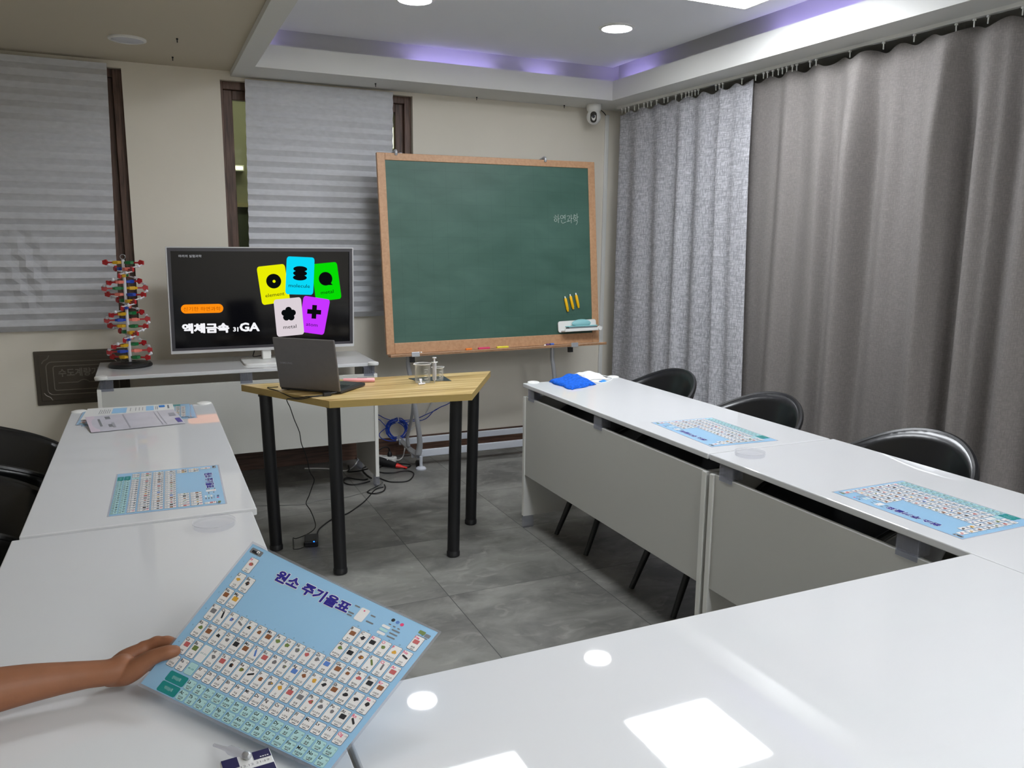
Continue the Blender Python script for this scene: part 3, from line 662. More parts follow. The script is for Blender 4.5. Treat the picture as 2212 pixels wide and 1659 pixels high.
def board_mat():
    m = bpy.data.materials.new('green_chalkboard'); m.use_nodes = True
    nt = m.node_tree; b_ = nt.nodes['Principled BSDF']; N = nt.nodes.new; L = nt.links.new
    tc = N('ShaderNodeTexCoord'); sp = N('ShaderNodeSeparateXYZ'); L(tc.outputs['Object'], sp.inputs[0])
    ls = []
    for o_, off in ((0, .03), (2, .02)):
        a = N('ShaderNodeMath'); a.operation = 'ADD'; a.inputs[1].default_value = off+10; L(sp.outputs[o_], a.inputs[0])
        p = N('ShaderNodeMath'); p.operation = 'PINGPONG'; p.inputs[1].default_value = .05; L(a.outputs[0], p.inputs[0])
        l = N('ShaderNodeMath'); l.operation = 'LESS_THAN'; l.inputs[1].default_value = .0009; L(p.outputs[0], l.inputs[0]); ls.append(l.outputs[0])
    mm = N('ShaderNodeMath'); mm.operation = 'MAXIMUM'; L(ls[0], mm.inputs[0]); L(ls[1], mm.inputs[1])
    mp = N('ShaderNodeMapping'); mp.inputs['Scale'].default_value = (1.2, 1, 3); mp.inputs['Rotation'].default_value = (0, .5, 0); L(tc.outputs['Object'], mp.inputs[0])
    n = N('ShaderNodeTexNoise'); n.inputs['Scale'].default_value = 2.2; n.inputs['Detail'].default_value = 7; n.inputs['Distortion'].default_value = .6; L(mp.outputs[0], n.inputs['Vector'])
    r = N('ShaderNodeValToRGB'); r.color_ramp.elements[0].position = .35; r.color_ramp.elements[1].position = .8
    r.color_ramp.elements[0].color = rgb(58, 90, 79); r.color_ramp.elements[1].color = rgb(74, 106, 95); L(n.outputs['Fac'], r.inputs[0])
    mx = N('ShaderNodeMixRGB'); mx.inputs[2].default_value = rgb(34, 60, 52)
    k = N('ShaderNodeMath'); k.operation = 'MULTIPLY'; k.inputs[1].default_value = .28; L(mm.outputs[0], k.inputs[0]); L(k.outputs[0], mx.inputs[0]); L(r.outputs[0], mx.inputs[1])
    L(mx.outputs[0], b_.inputs['Base Color']); b_.inputs['Roughness'].default_value = .42; b_.inputs['Specular IOR Level'].default_value = .35
    return m
m_ = BB(); m_.box(.046, bw-.046, -.004, .010, .062, bh-.039); surf = m_.build('writing_surface', board_mat(), t, smooth=0)
m_ = BB()
def stroke(ch, *pts): m_.tube([(1.170+.0475*ch+.046*p[0], -.0048, .800+.056*p[1]) for p in pts], .0011, 5, sub=3, flat=(1, 1))
def ring_stroke(ch, cx, cy, r): stroke(ch, *[(cx+r*math.cos(k*.7854+1.6), cy+r*.85*math.sin(k*.7854+1.6)) for k in range(9)])
stroke(0, (.22, .92), (.42, .84)); stroke(0, (.05, .68), (.60, .74)); ring_stroke(0, .32, .36, .20); stroke(0, (.76, 1.02), (.73, .50), (.76, .02)); stroke(0, (.75, .50), (1.0, .53))
ring_stroke(1, .30, .72, .22); stroke(1, (.55, .82), (.82, .86)); stroke(1, (.55, .62), (.82, .66)); stroke(1, (.84, 1.02), (.82, .40)); stroke(1, (.22, .36), (.24, .08), (.50, .02), (.92, .14))
stroke(2, (.10, .82), (.54, .86), (.44, .52)); stroke(2, (.28, .54), (.28, .26)); stroke(2, (.04, .20), (.66, .30)); stroke(2, (.80, 1.02), (.77, .50), (.79, .02)); stroke(2, (.79, .56), (1.02, .58))
stroke(3, (.20, 1.04), (.40, .96)); stroke(3, (.06, .84), (.58, .92)); ring_stroke(3, .32, .60, .18); stroke(3, (.74, 1.16), (.72, .36)); stroke(3, (.73, .72), (.98, .76)); stroke(3, (.16, .26), (.72, .32), (.70, .02), (.52, -.16))
tag(m_.build('chalk_writing', mat('white_chalk', (214, 222, 216), .95), surf, smooth=0), 'small white chalk writing at the right of the board')
m_ = BB(); m_.box(.008, bw+.028, -.062, .0, -.016, -.002, bev=.003); m_.box(.008, bw+.028, -.062, -.054, -.016, .001, bev=.002); tray = m_.build('chalk_tray', M_boardwood, t)
for x in (.138, 1.242):
    m_ = BB(); m_.box(x, x+.052, -.066, -.006, -.020, -.0155, bev=.002); m_.box(x, x+.052, -.0665, -.062, -.020, .010, bev=.002); m_.build('tray_clip', M_alu, tray)
    m_ = BB(); m_.box(x+.004, x+.030, -.03, .0, -.055, -.020); m_.build('tray_bracket', M_black2, tray)
for x in (.118, 1.118):
    m_ = BB(); m_.tube([(x, -.012, bh-.012), (x, -.016, bh+.004), (x, -.004, bh+.014), (x, .03, bh+.012), (x, .12, bh+.004)], .009, 10, sub=3); m_.build('top_hook', M_alu, t)
YL = 4.72
def stand_leg(x0, mirror):
    sx = mirror
    m_ = MB()
    front = [(x0, 4.735, .765), (x0, 4.735, .69), (x0+.012, 4.735, .62), (x0+.03, 4.74, .50), (x0+.055, 4.755, .36), (x0+.078, 4.775, .24), (x0+.086, 4.79, .16), (x0+.078, 4.80, .10)]
    m_.tube(front, [.012, .012, .0125, .013, .0135, .0145, .017, .019], 12, sub=4, flat=(1, 1.15))
    m_.tube([(x0, 4.735, .765), (x0, 4.75, 1.1), (x0, 4.79, 1.5), (x0, 4.845, 1.98)], .012, 10, sub=3)
    rear = [(x0+.034, 4.745, .47), (x0+.04, 4.80, .36), (x0+.042, 4.86, .27), (x0+.040, 4.91, .19), (x0+.050, 4.92, .13)]
    m_.tube(rear, [.010, .010, .0105, .011, .013], 12, sub=4)
    m_.tube([(x0+.078, 4.80, .09), (x0+.062, 4.88, .10), (x0+.046, 4.98, .122), (x0+.032, 5.09, .147)], [.022, .020, .018, .018], 4, sub=1, flat=(.8, 1.25))
    lg = m_.build('stand_leg', M_alu, t)
    for (px, py, pz) in ((x0+.046, 4.90, .098), (x0+.012, 5.06, .138)):
        m_ = MB(); m_.lathe([(.0, .004), (.006, .003), (.007, 0), (.007, -.006)][::-1], (px, py, pz), 12, axis=(-1, -.2, 0)); m_.build('bolt', M_alu, lg)
    m_ = MB(); fx, fy = x0+.092, 4.787
    m_.lathe([(.033, 0), (.034, .008), (.026, .017), (.012, .022), (.010, .03), (.011, .085), (.0, .086)], (fx, fy, 0), 24); m_.build('levelling_foot', M_steelw, lg)
    m_ = MB(); m_.lathe([(.0, -.012), (.018, -.012), (.026, -.008), (.026, .008), (.018, .012), (.0, .012)], (fx-.006, fy+.040, .0265), 20, axis=(1, .15, 0)); m_.build('castor', M_black2, lg)
stand_leg(1.447, 1); stand_leg(2.452, 1)
for (y, z0, z1) in ((5.045, .108, .150), (4.865, .062, .110)):
    dx = .0 if y < 5 else -.03
    m_ = MB(); m_.box(1.500+dx, 2.54+dx, y-.010, y+.010, z0, z1, bev=.004); m_.build('stand_rail', M_steelw, t)

# ---- magnets and chalk on the board
def onboard(a, c, off=-.010): return BT @ Vector((a, off, c))
for i, (x0, z0, x1, z1) in enumerate(((1.231, .319, 1.252, .216), (1.270, .332, 1.293, .231), (1.313, .339, 1.334, .238))):
    p0 = onboard(x0, z0, -.014); p1 = onboard(x1, z1, -.014); d = (p1-p0).normalized()
    tt = thing('chalk_holder', ('yellow chalk holder stuck on the board, leftmost of three', 'yellow chalk holder stuck on the board, middle of three', 'yellow chalk holder stuck on the board, rightmost of three')[i], 'chalk holder', p1, 0, 'yellow chalk holders')
    m_ = MB(); L_ = (p1-p0).length
    m_.lathe([(.0, 0), (.0068, .001), (.0068, .010), (.0098, .016), (.0098, L_-.020), (.0070, L_-.013), (.0, L_-.013)], p1, 8, axis=-d); m_.build('barrel', mat('bright_yellow_plastic', (244, 190, 8), .35) if i == 0 else bpy.data.materials['bright_yellow_plastic'], tt, smooth=25)
    m_ = MB(); m_.lathe([(.0046, L_-.014), (.0046, L_-.003), (.003, L_), (0, L_)], p1, 10, axis=-d); m_.build('chalk_tip', M_tissue, tt)
tt = thing('eraser_tray', 'white magnetic eraser tray stuck at the lower right of the board', 'tray', onboard(1.31, .09), 0)
E0 = Vector((1.172, 0, .078))
m_ = BB(); pr_ = rrect(1.316, .1195, .288, .074, .016, 4)
n = len(pr_); sk = lambda x, z: z+(x-1.316)*.02
m_.add([(x, -.011, sk(x, z)) for x, z in pr_]+[(x, -.020, sk(x, z)) for x, z in pr_], [tuple(range(n)), tuple(range(2*n-1, n-1, -1))]+[(i, n+i, n+(i+1) % n, (i+1) % n) for i in range(n)])
m_.build('back_plate', M_capw, tt)
m_ = BB(); m_.box(1.190, 1.462, -.078, -.0201, .084, .094, bev=.004); m_.box(1.190, 1.462, -.080, -.073, .084, .104, bev=.003); m_.build('shelf', M_capw, tt)
m_ = BB(); m_.lathe([(0, -.086), (.014, -.086), (.016, -.080), (.016, -.07), (0, -.07)], (1.455, 0, .098), 16, axis=(0, 1, 0)); m_.build('end_knob', M_capw, tt)
tt = thing('board_eraser', 'pale teal board eraser with rounded grip resting on the white tray', 'eraser', onboard(1.33, .10), 0)
M_teal = mat('pale_teal_plastic', (140, 196, 200), .35)
m_ = BB(); m_.box(1.226, 1.440, -.071, -.022, .0945, .113, bev=.004); m_.build('felt', mat('grey_felt', (112, 118, 122), .95), tt)
m_ = BB(); m_.box(1.222, 1.444, -.0725, -.0205, .1132, .121, bev=.003); m_.build('plate', M_teal, tt)
m_ = BB(); m_.ball((1.333, -.045, .136), (.072, .021, .027), 22); m_.build('grip', M_teal, tt)
for (x0, x1, col, lb, r) in ((.505, .545, (232, 128, 52), 'short orange chalk stick lying on the board ledge', .0078), (.590, .668, (212, 66, 110), 'pink chalk stick lying on the board ledge', .0078),
                             (.718, .798, (226, 214, 70), 'pale yellow chalk stick lying on the board ledge', .0078), (1.072, 1.094, (104, 70, 120), 'purple chalk stub on the ledge near its right end', .007),
                             (1.102, 1.128, (78, 110, 190), 'blue wrapped chalk stub on the ledge near its right end', .008), (1.058, 1.0695, (232, 232, 232), 'tiny white chalk crumb beside the purple stub', .005), (.205, .215, (236, 236, 236), 'tiny white chalk crumb near the left clip of the ledge', .005)):
    m_ = BB(); m_.cyl((x0, -.030, -.002+r), (x1, -.029, -.002+r), r, r*.96, 10); tag(m_.build('chalk', mat('chalk_%d' % int(x0*1000), col, .9)), lb, 'chalk')

# ================================================================== TELEVISION
YT = 4.80
t = thing('television', 'flat television with pale bezel showing a colourful slide', 'television', (.612, YT, ZD))
q = [(.102, 1.412), (1.131, 1.413), (1.121, .823), (.097, .822)]
def frameprism(mb, outer, inner, y0, y1, mi=0):
    n = len(outer)
    vs = [(p[0], y, p[1]) for y in (y0, y1) for qd in (outer, inner) for p in qd]; fs = []
    for i in range(n):
        j = (i+1) % n; fs += [(i, j, n+j, n+i), (2*n+j, 2*n+i, 3*n+i, 3*n+j), (j, i, 2*n+i, 2*n+j), (n+i, n+j, 3*n+j, 3*n+i)]
    mb.add(vs, fs, mi)
def inset(q_, a, bt):
    return [(q_[0][0]+a, q_[0][1]-a), (q_[1][0]-a, q_[1][1]-a), (q_[2][0]-a, q_[2][1]+bt), (q_[3][0]+a, q_[3][1]+bt)]
q1 = inset(q, .006, .016); q2 = inset(q, .024, .030)
m_ = MB(); frameprism(m_, q, q1, YT-.016, YT+.03); m_.add([(p[0], YT+.03, p[1]) for p in q], [(0, 1, 2, 3)]); m_.add([(p[0], YT+.029, p[1]) for p in q], [(3, 2, 1, 0)])
hous = m_.build('housing', mat('silver_white_bezel', (196, 196, 196), .35), t, smooth=0)
m_ = MB(); frameprism(m_, q1, q2, YT-.013, YT); m_.build('inner_bezel', mat('dark_grey_bezel', (62, 60, 66), .35), hous, smooth=0)
# the slide: everything is printed on the one screen
SL = [mat('screen_black', (4, 4, 6), .10, emit=(14, 14, 18), es=.25, spec=.3)]
def smat(name, c, s=.74): SL.append(emit_mat(name, c, s)); return len(SL)-1
k_yel, k_cy, k_gr, k_wh, k_pu, k_or, k_w = smat('slide_yellow', (228, 232, 4)), smat('slide_cyan', (8, 212, 242)), smat('slide_green', (6, 214, 4)), smat('slide_lilac_white', (214, 204, 210)), smat('slide_purple', (196, 52, 255)), smat('slide_orange', (250, 140, 16)), smat('slide_white', (240, 240, 244))
k_k, k_gy, k_br = smat('slide_ink', (16, 20, 22), .4), smat('slide_grey', (176, 178, 182)), smat('slide_brown', (176, 84, 6), .7)
m_ = MB(); yS = YT-.003
m_.add([(p[0], yS, p[1]) for p in q2], [(3, 2, 1, 0)], 0)
def card(cs, mi, y, r=.09):
    pts = rrect(.5, .5, 1, 1, r, 4); out = []
    for u, v in pts:
        v2 = (v-.5)*1.0+.5
        a = Vector(cs[0])*(1-u)+Vector(cs[1])*u; d = Vector(cs[3])*(1-u)+Vector(cs[2])*u
        p = a*(v2)+d*(1-v2); out.append((p.x, y, p.y))
    m_.add(out, [tuple(range(len(out)))], mi)
def flat(pts, mi, y): m_.add([(p[0], y, p[1]) for p in pts], [tuple(range(len(pts)))], mi)
def stext(s, x0, x1, z0, z1, h, mi, y, wt=0.0):
    d = Vector((x1-x0, 0, z1-z0)); L_ = d.length; d.normalize(); up = Vector((-d.z, 0, d.x))
    m_.text(s, (x0, y, z0), d, up, h, mi, 'l', wt, fit=L_)
ya, yb2, yc_, yd_ = yS-.0006, yS-.0012, yS-.0018, yS-.0024
card([(.574, 1.301), (.731, 1.318), (.755, 1.103), (.597, 1.082)], k_yel, ya)
card([(.883, 1.315), (1.033, 1.329), (1.056, 1.111), (.904, 1.095)], k_gr, ya)
card([(.833, 1.133), (.988, 1.106), (.943, .896), (.797, .922)], k_pu, ya-.0003)
flat(ellipse(.666, 1.219, .042, .042, 28), k_k, yb2); flat(ellipse(.668, 1.218, .0085, .0085, 16), k_yel, yc_); stext('element', .617, .724, 1.126, 1.138, .030, k_k, yb2)
flat(ellipse(.964, 1.230, .040, .040, 28), k_k, yb2); flat([(.985, 1.215), (1.006, 1.193), (.975, 1.193)], k_k, yc_); stext('metal', .935, 1.010, 1.138, 1.146, .030, k_k, yb2)
card([(.745, 1.361), (.904, 1.354), (.888, 1.136), (.728, 1.143)], k_cy, yb2)
for cx, cz in ((.819, 1.288), (.817, 1.263), (.815, 1.238)): flat(ellipse(cx, cz, .040, .0165, 22, -.03), k_k, yc_)
flat(rrect(.817, 1.263, .050, .052, .01), k_k, yd_); stext('molecule', .749, .870, 1.184, 1.177, .030, k_k, yc_)
card([(.660, 1.112), (.817, 1.125), (.829, .905), (.672, .895)], k_wh, yb2)
for k in range(5):
    a = math.pi/2+2*math.pi*k/5; flat(ellipse(.743+.024*math.cos(a), 1.027+.024*math.sin(a), .0185, .0185, 18), k_k, yc_-k*.0001)
flat(ellipse(.743, 1.027, .02, .02, 16), k_k, yd_); stext('metal', .710, .785, .941, .945, .030, k_k, yc_)
for (sx, sz) in ((.0405, .0135), (.0135, .0405)):
    a = -.10; flat([(.891+x*math.cos(a)-z*math.sin(a), 1.036+x*math.sin(a)+z*math.cos(a)) for x, z in ((-sx, -sz), (sx, -sz), (sx, sz), (-sx, sz))], k_k, yb2 if sx > sz else yc_)
stext('atom', .840, .907, .956, .946, .030, k_k, yb2)
flat(rrect(.2725, 1.070, .222, .050, .0245, 6), k_or, ya); stext('신기한 하연과학', .174, .369, 1.060, 1.058, .026, k_br, yb2)
for i_, (dx, dz) in enumerate(((0, 0), (.0028, 0), (-.0028, 0), (0, .0022), (0, -.0022), (.002, .0016), (-.002, -.0016), (.002, -.0016), (-.002, .0016))):
    e_ = ya-.00003*i_
    stext('액체금속', .163+dx, .407+dx, .941+dz, .937+dz, .056, k_w, e_, B2)
    stext('GA', .467+dx*.8, .574+dx*.8, .937+dz*.8, .935+dz*.8, .066, k_w, e_, B2); stext('31', .431+dx*.3, .458+dx*.3, .937+dz*.3, .936+dz*.3, .033, k_w, e_, B1)
stext('마리의 실험과학', .166, .284, 1.355, 1.355, .016, k_gy, ya)
m_.build('screen', SL, t, smooth=0)
m_ = MB(); m_.box(.585, .635, YT-.005, YT+.03, ZD+.012, .826, bev=.006); m_.build('neck', M_capw, t)
m_ = MB(); m_.prism(rrect(.615, 4.775, .29, .25, .03, 4), ZD+.0005, ZD+.012, 0); m_.build('stand_plate', M_capw, t)
m_ = MB(); m_.tube([(.56, 4.835, .86), (.545, 4.86, .80), (.55, 4.93, .768), (.60, 5.0, .762)], .003, 6, sub=4); m_.build('lead', M_cord, t)

# ================================================================== HELIX MODEL
DX, DY = -.112, 4.862
t = thing('dna_model', 'colourful plastic double helix model on a round black base', 'model', (DX, DY, ZD))
m_ = MB(); m_.lathe([(.108, 0), (.112, .004), (.112, .012), (.104, .021), (.05, .025), (.045, .029), (.03, .029), (.028, .026), (0, .026)], (DX, DY, ZD+.0005), 40); m_.build('base', M_black2, t)
m_ = MB(); m_.cyl((DX, DY, ZD+.024), (DX, DY, ZD+.585), .0085, .0085, 14); m_.build('pole', M_rodw, t)
m_ = MB(); m_.tube([(DX+.013*math.cos(a*math.pi/8), DY, ZD+.600+.013*math.sin(a*math.pi/8)) for a in range(16)], .0016, 6, closed=True); m_.build('ring', M_alu, t)
nr = 16
rungs = []
PAIRS = [(M_yel, M_grn), (M_blu, M_sal), (M_yel, M_grn), (M_blu, M_sal), (M_grn, M_yel), (M_yel, M_grn), (M_blu, M_sal), (M_yel, M_grn),
         (M_blu, M_sal), (M_grn, M_yel), (M_sal, M_blu), (M_grn, M_yel), (M_sal, M_blu), (M_yel, M_grn), (M_blu, M_sal), (M_yel, M_grn)]
for i in range(nr):
    z = ZD+.052+i*.0345
    a = R(90)-R(36)*((16-i)-2.7)
    dirv = Vector((math.cos(a), math.sin(a), 0)); sdv = Vector((-dirv.y, dirv.x, 0))
    c0 = Vector((DX, DY, z)); rungs.append((c0, dirv))
    m_ = MB()
    for sgn, mi in ((-1, 0), (1, 1)):
        def bar(r0, r1, w0, w1, th, m_i):
            a0 = c0+dirv*(sgn*r0); a1 = c0+dirv*(sgn*r1)
            vs = []
            for p, wv in ((a0, w0), (a1, w1)):
                for dz in (-th, th):
                    for s_ in (-1, 1): vs.append(p+sdv*(s_*wv)+Vector((0, 0, dz)))
            m_.add(vs, [(0, 1, 3, 2), (4, 6, 7, 5), (0, 4, 5, 1), (2, 3, 7, 6), (0, 2, 6, 4), (1, 5, 7, 3)], m_i)
        mi = 1 if sgn*dirv.x >= 0 else 0
        bar(.008, .022, .006, .016, .006, mi); bar(.022, .050, .016, .015, .0085, mi); bar(.050, .062, .015, .005, .006, mi); bar(.062, .090, .0042, .0042, .0042, 2)
    bp_ = m_.build('base_pair', [PAIRS[i][0], PAIRS[i][1], M_red], t, smooth=0)
    for sgn in (-1, 1):
        pc = c0+dirv*(sgn*.101)
        m_ = MB(); pts = []
        for th in (-.0055, .0055):
            for k in range(5):
                ph = 2*math.pi*k/5; pts.append(pc+dirv*(-sgn*.0175*math.cos(ph))+Vector((0, 0, .0165*math.sin(ph)))+sdv*th)
        m_.add(pts, [(4, 3, 2, 1, 0), (5, 6, 7, 8, 9)]+[(k, (k+1) % 5, 5+(k+1) % 5, 5+k) for k in range(5)]); m_.build('sugar', M_red, bp_, smooth=0)
for i in range(nr-1):
    for sgn in (-1, 1):
        p0 = rungs[i][0]+rungs[i][1]*(sgn*.108)+Vector((0, 0, .010)); p1 = rungs[i+1][0]+rungs[i+1][1]*(sgn*.108)-Vector((0, 0, .010))
        m_ = MB(); md_ = (p0+p1)/2; rr = (md_-Vector((DX, DY, md_.z))); md_ = Vector((DX, DY, md_.z))+rr*min(1.12, .108/max(.02, rr.length))
        m_.tube([p0, md_, p1], .0036, 6); m_.ball(md_, (.0095, .0095, .0085), 10); m_.build('phosphate_link', M_rodw, t)

# ================================================================== LAPTOP AND ITS CHARGER
lp = (.518, 3.664, ZW); lrz = R(-42.6)
t = thing('laptop', 'open dark grey laptop with its lid back to the viewer on the wooden table', 'laptop', lp, lrz); T = W[t]
M_lid = mat('dark_grey_brushed_lid', (112, 108, 106), .38, metal=.35, noise=(40, .03, (1, 1, 1)))
M_lapb = mat('dark_grey_laptop_body', (44, 44, 46), .42)
def LB(): m = MB(); m.T = T; return m
m_ = LB(); m_.box(0, .309, .004, .225, .003, .017, bev=.004); base = m_.build('base', M_lapb, t)
m_ = LB(); m_.box(.014, .295, .014, .225-.006, .0172, .0185, bev=.0005); m_.build('palm_rest', mat('laptop_deck', (58, 57, 58), .4), base)
m_ = LB()
for j in range(5):
    for i in range(14): m_.box(.022+i*.0192, .022+i*.0192+.0165, .030+j*.0190, .030+j*.0190+.0160, .0186, .0205, bev=.001, seg=1)
m_.build('keyboard', M_black2, base)
m_ = LB(); m_.box(.110, .200, .140, .200, .0186, .0190); m_.build('touchpad', mat('touchpad_grey', (50, 50, 52), .3), base, smooth=0)
for x in (.03, .279):
    m_ = LB(); m_.lathe([(.009, 0), (.008, .0032)], (x, .02, 0), 12); m_.lathe([(.009, 0), (.008, .0032)], (x, .205, 0), 12); m_.build('rubber_foot', M_black2, base)
TL = T @ Matrix.Translation((0, .006, .014)) @ Matrix.Rotation(R(10.5), 4, 'X')
m_ = MB(); m_.T = TL; m_.box(0, .309, -.010, .0, 0, .236, bev=.0045, seg=3); lid = m_.build('lid', M_lid, t)
m_ = MB(); m_.T = TL; m_.box(.004, .305, .0, .0022, .004, .232, bev=.001); m_.build('lid_bezel', M_black2, lid)
m_ = MB(); m_.T = TL; m_.quad((.018, .0025, .022), (.018, .0025, .218), (.291, .0025, .218), (.291, .0025, .022)); m_.build('display', mat('laptop_display', (20, 22, 28), .15, emit=(40, 44, 60), es=.4), lid, smooth=0)
m_ = MB(); m_.T = TL; m_.text('SAMSUNG', (.022, -.0103, .116), (1, 0, 0), (0, 0, 1), .012, fit=.062); tag(m_.build('lid_lettering', mat('silver_lettering', (150, 150, 152), .4, metal=.4), lid, smooth=0), 'silver lettering on the lid')
t = thing('laptop_charger', 'black laptop charger with blue light on the floor, its cable rising to the table', 'charger', (.648, 3.765, 0))
m_ = MB(); m_.T = Matrix.Translation((.648, 3.762, 0)) @ Matrix.Rotation(R(-12), 4, 'Z'); m_.box(-.033, .033, -.055, .055, .0005, .030, bev=.006); m_.box(-.034, .034, -.056, -.02, .004, .010, bev=.002); br = m_.build('power_brick', M_black2, t)
m_ = MB(); m_.ball((.650, 3.700, .0305), (.0035, .0035, .002), 10); m_.build('status_light', emit_mat('blue_led', (20, 90, 255), 6.0), br)
hang = [(.524, 3.522, .768), (.531, 3.541, .745), (.542, 3.562, .723), (.562, 3.584, .66), (.586, 3.605, .596), (.595, 3.626, .541), (.613, 3.648, .49), (.629, 3.669, .437), (.639, 3.69, .385), (.663, 3.711, .336), (.656, 3.732, .294), (.643, 3.754, .243), (.632, 3.775, .201), (.653, 3.796, .16), (.675, 3.818, .101), (.683, 3.839, .05), (.655, 3.870, .012), (.590, 3.845, .004), (.578, 3.862, .004), (.570, 3.80, .004), (.560, 3.735, .004), (.556, 3.705, .005), (.585, 3.700, .006), (.622, 3.715, .012)]
m_ = MB(); m_.tube([(.668, 3.440, ZW+.006), (.640, 3.432, ZW+.004), (.612, 3.432, ZW+.0035), (.594, 3.447, ZW-.004), (.572, 3.487, ZW-.014), (.545, 3.515, ZW-.016)]+hang, .0022, 6, sub=3); m_.build('cable', M_cord, t)
m_ = MB(); m_.tube([(.512, 3.690, ZW+.010), (.486, 3.712, ZW+.006), (.472, 3.735, ZW+.003), (.476, 3.700, ZW+.0025), (.497, 3.650, ZW+.002), (.520, 3.592, ZW-.004), (.545, 3.538, ZW-.012), (.568, 3.496, ZW-.010), (.595, 3.452, ZW+.002), (.625, 3.437, ZW+.004), (.668, 3.443, ZW+.006)], .0022, 6, sub=4); m_.build('loop_of_cable', M_cord, t)
m_ = MB(); m_.T = Matrix.Translation((.682, 3.442, ZW)) @ Matrix.Rotation(R(8), 4, 'Z'); m_.box(-.017, .017, -.010, .010, .0005, .016, bev=.003); m_.tube([(.015, 0, .010), (.032, .006, .010), (.05, .012, .011)], .0035, 6, sub=2); m_.build('cable_ferrite', M_black2, t)
m_ = MB(); m_.tube([(.655, 3.818, .015), (.688, 3.839, .006), (.722, 3.939, .004), (.819, 4.064, .004), (.903, 4.111, .004), (.987, 4.208, .004), (1.044, 4.285, .004), (1.09, 4.363, .004), (1.156, 4.473, .004), (1.210, 4.500, .004)], .0036, 6, sub=4); m_.build('mains_lead', M_cord, t)

# ================================================================== LAB GLASS ON THE TABLE
def beaker(label, x, y, r, h, spout_dir):
    t = thing('beaker', label, 'beaker', (x, y, ZW), 0, 'glass beakers')
    n = 36; vs = []; prof = [(r*.93, .0008), (r, .006), (r, h-.012), (r*1.03, h-.004), (r*1.12, h)]
    m_ = MB(); inner = [(r*1.06, h-.001), (r*.97, h-.006), (r-.0016, h-.013), (r-.0016, .007), (r*.88, .0035), (0, .003)]
    allp = [(0, .0008)]+prof+inner
    for (rr, z) in allp:
        for k in range(n):
            a = 2*math.pi*k/n; e = math.cos((a-spout_dir))
            s_ = (max(0, e)**26)*.22*max(0, (z-h*.86)/(h*.14))
            vs.append((x+rr*(1+s_)*math.cos(a), y+rr*(1+s_)*math.sin(a), ZW+z+.0003))
    fs = [(j*n+k, j*n+(k+1) % n, (j+1)*n+(k+1) % n, (j+1)*n+k) for j in range(len(allp)-1) for k in range(n)]
    m_.add(vs, fs); m_.build('glass_body', M_glass, t)
    m_ = MB(); m_.tube([(x+r*1.10*(1+.22*max(0, math.cos(a_-spout_dir))**26)*math.cos(a_), y+r*1.10*(1+.22*max(0, math.cos(a_-spout_dir))**26)*math.sin(a_), ZW+h) for a_ in [2*math.pi*k/48 for k in range(48)]], .0013, 6, closed=True); m_.build('rim', M_capw, t)
    m_ = MB()
    for i in range(5):
        z = ZW+h*(.25+.12*i); a0 = R(-95); wd = .30 if i % 2 else .5
        for k in range(4):
            a = a0+wd*k/4; b_ = a0+wd*(k+1)/4; rr = r+.0004
            m_.quad((x+rr*math.cos(a), y+rr*math.sin(a), z), (x+rr*math.cos(b_), y+rr*math.sin(b_), z), (x+rr*math.cos(b_), y+rr*math.sin(b_), z+.0016), (x+rr*math.cos(a), y+rr*math.sin(a), z+.0016))
    m_.build('graduations', M_capw, t, smooth=0)
beaker('larger glass beaker with white graduations on the wooden table', 1.175, 3.615, .037, .092, R(195))
beaker('smaller glass beaker beside the syringe', 1.260, 3.640, .027, .066, R(10))
t = thing('syringe', 'clear plastic syringe standing upright between the two beakers', 'syringe', (1.222, 3.578, ZW))
sx, sy = 1.222, 3.578
m_ = MB(); m_.lathe([(.0015, .001), (.0022, .012), (.008, .016), (.0095, .020), (.0095, .100), (.0085, .100), (.0085, .020), (0, .019)], (sx, sy, ZW), 20); m_.build('barrel', clear_mat('syringe_plastic', (235, 236, 240), .28, .1, .5), t)
m_ = MB(); m_.prism(ellipse(sx, sy, .017, .009, 20), ZW+.100, ZW+.1025); m_.build('finger_flange', M_capw, t)
m_ = MB(); m_.cyl((sx, sy, ZW+.05), (sx, sy, ZW+.123), .0045, .0045, 8); m_.lathe([(0, .122), (.010, .122), (.010, .125), (0, .125)], (sx, sy, ZW), 18); m_.lathe([(0, .045), (.0082, .045), (.0082, .052), (0, .052)], (sx, sy, ZW), 16); m_.build('plunger', M_rodw, t)
m_ = MB(); m_.prism([(1.146, 3.752), (1.156, 3.672), (1.318, 3.604), (1.330, 3.756)], ZW+.0003, ZW+.0022)
tag(m_.build('dark_card', mat('slate_card', (52, 60, 66), .4), smooth=0), 'flat dark grey card lying under the lab glass', 'card')
t = thing('stopcock', 'tiny white plastic valve lying in front of the larger beaker', 'valve', (1.150, 3.560, ZW))
m_ = MB(); m_.cyl((1.135, 3.557, ZW+.005), (1.170, 3.564, ZW+.0052), .0045, .0035, 10); m_.build('tube', M_rodw, t)
m_ = MB(); m_.cyl((1.152, 3.561, ZW+.0005), (1.150, 3.575, ZW+.021), .004, .004, 10); m_.box(1.144, 1.158, 3.571, 3.579, ZW+.016, ZW+.027, bev=.002); m_.build('tap', M_rodw, t)
t = thing('pink_pen', 'pink rounded stick device lying behind the laptop on the wooden table', 'pen', (.895, 3.733, ZW))
p0, p1 = Vector((.824, 3.757, ZW+.0105)), Vector((.966, 3.712, ZW+.0105)); d = (p1-p0).normalized()
m_ = MB(); m_.lathe([(0, 0), (.008, .0005), (.0098, .004), (.0098, (p1-p0).length-.003), (.008, (p1-p0).length), (0, (p1-p0).length)], p0, 18, axis=d); m_.build('body', mat('pastel_pink_plastic', (236, 166, 172), .35), t)
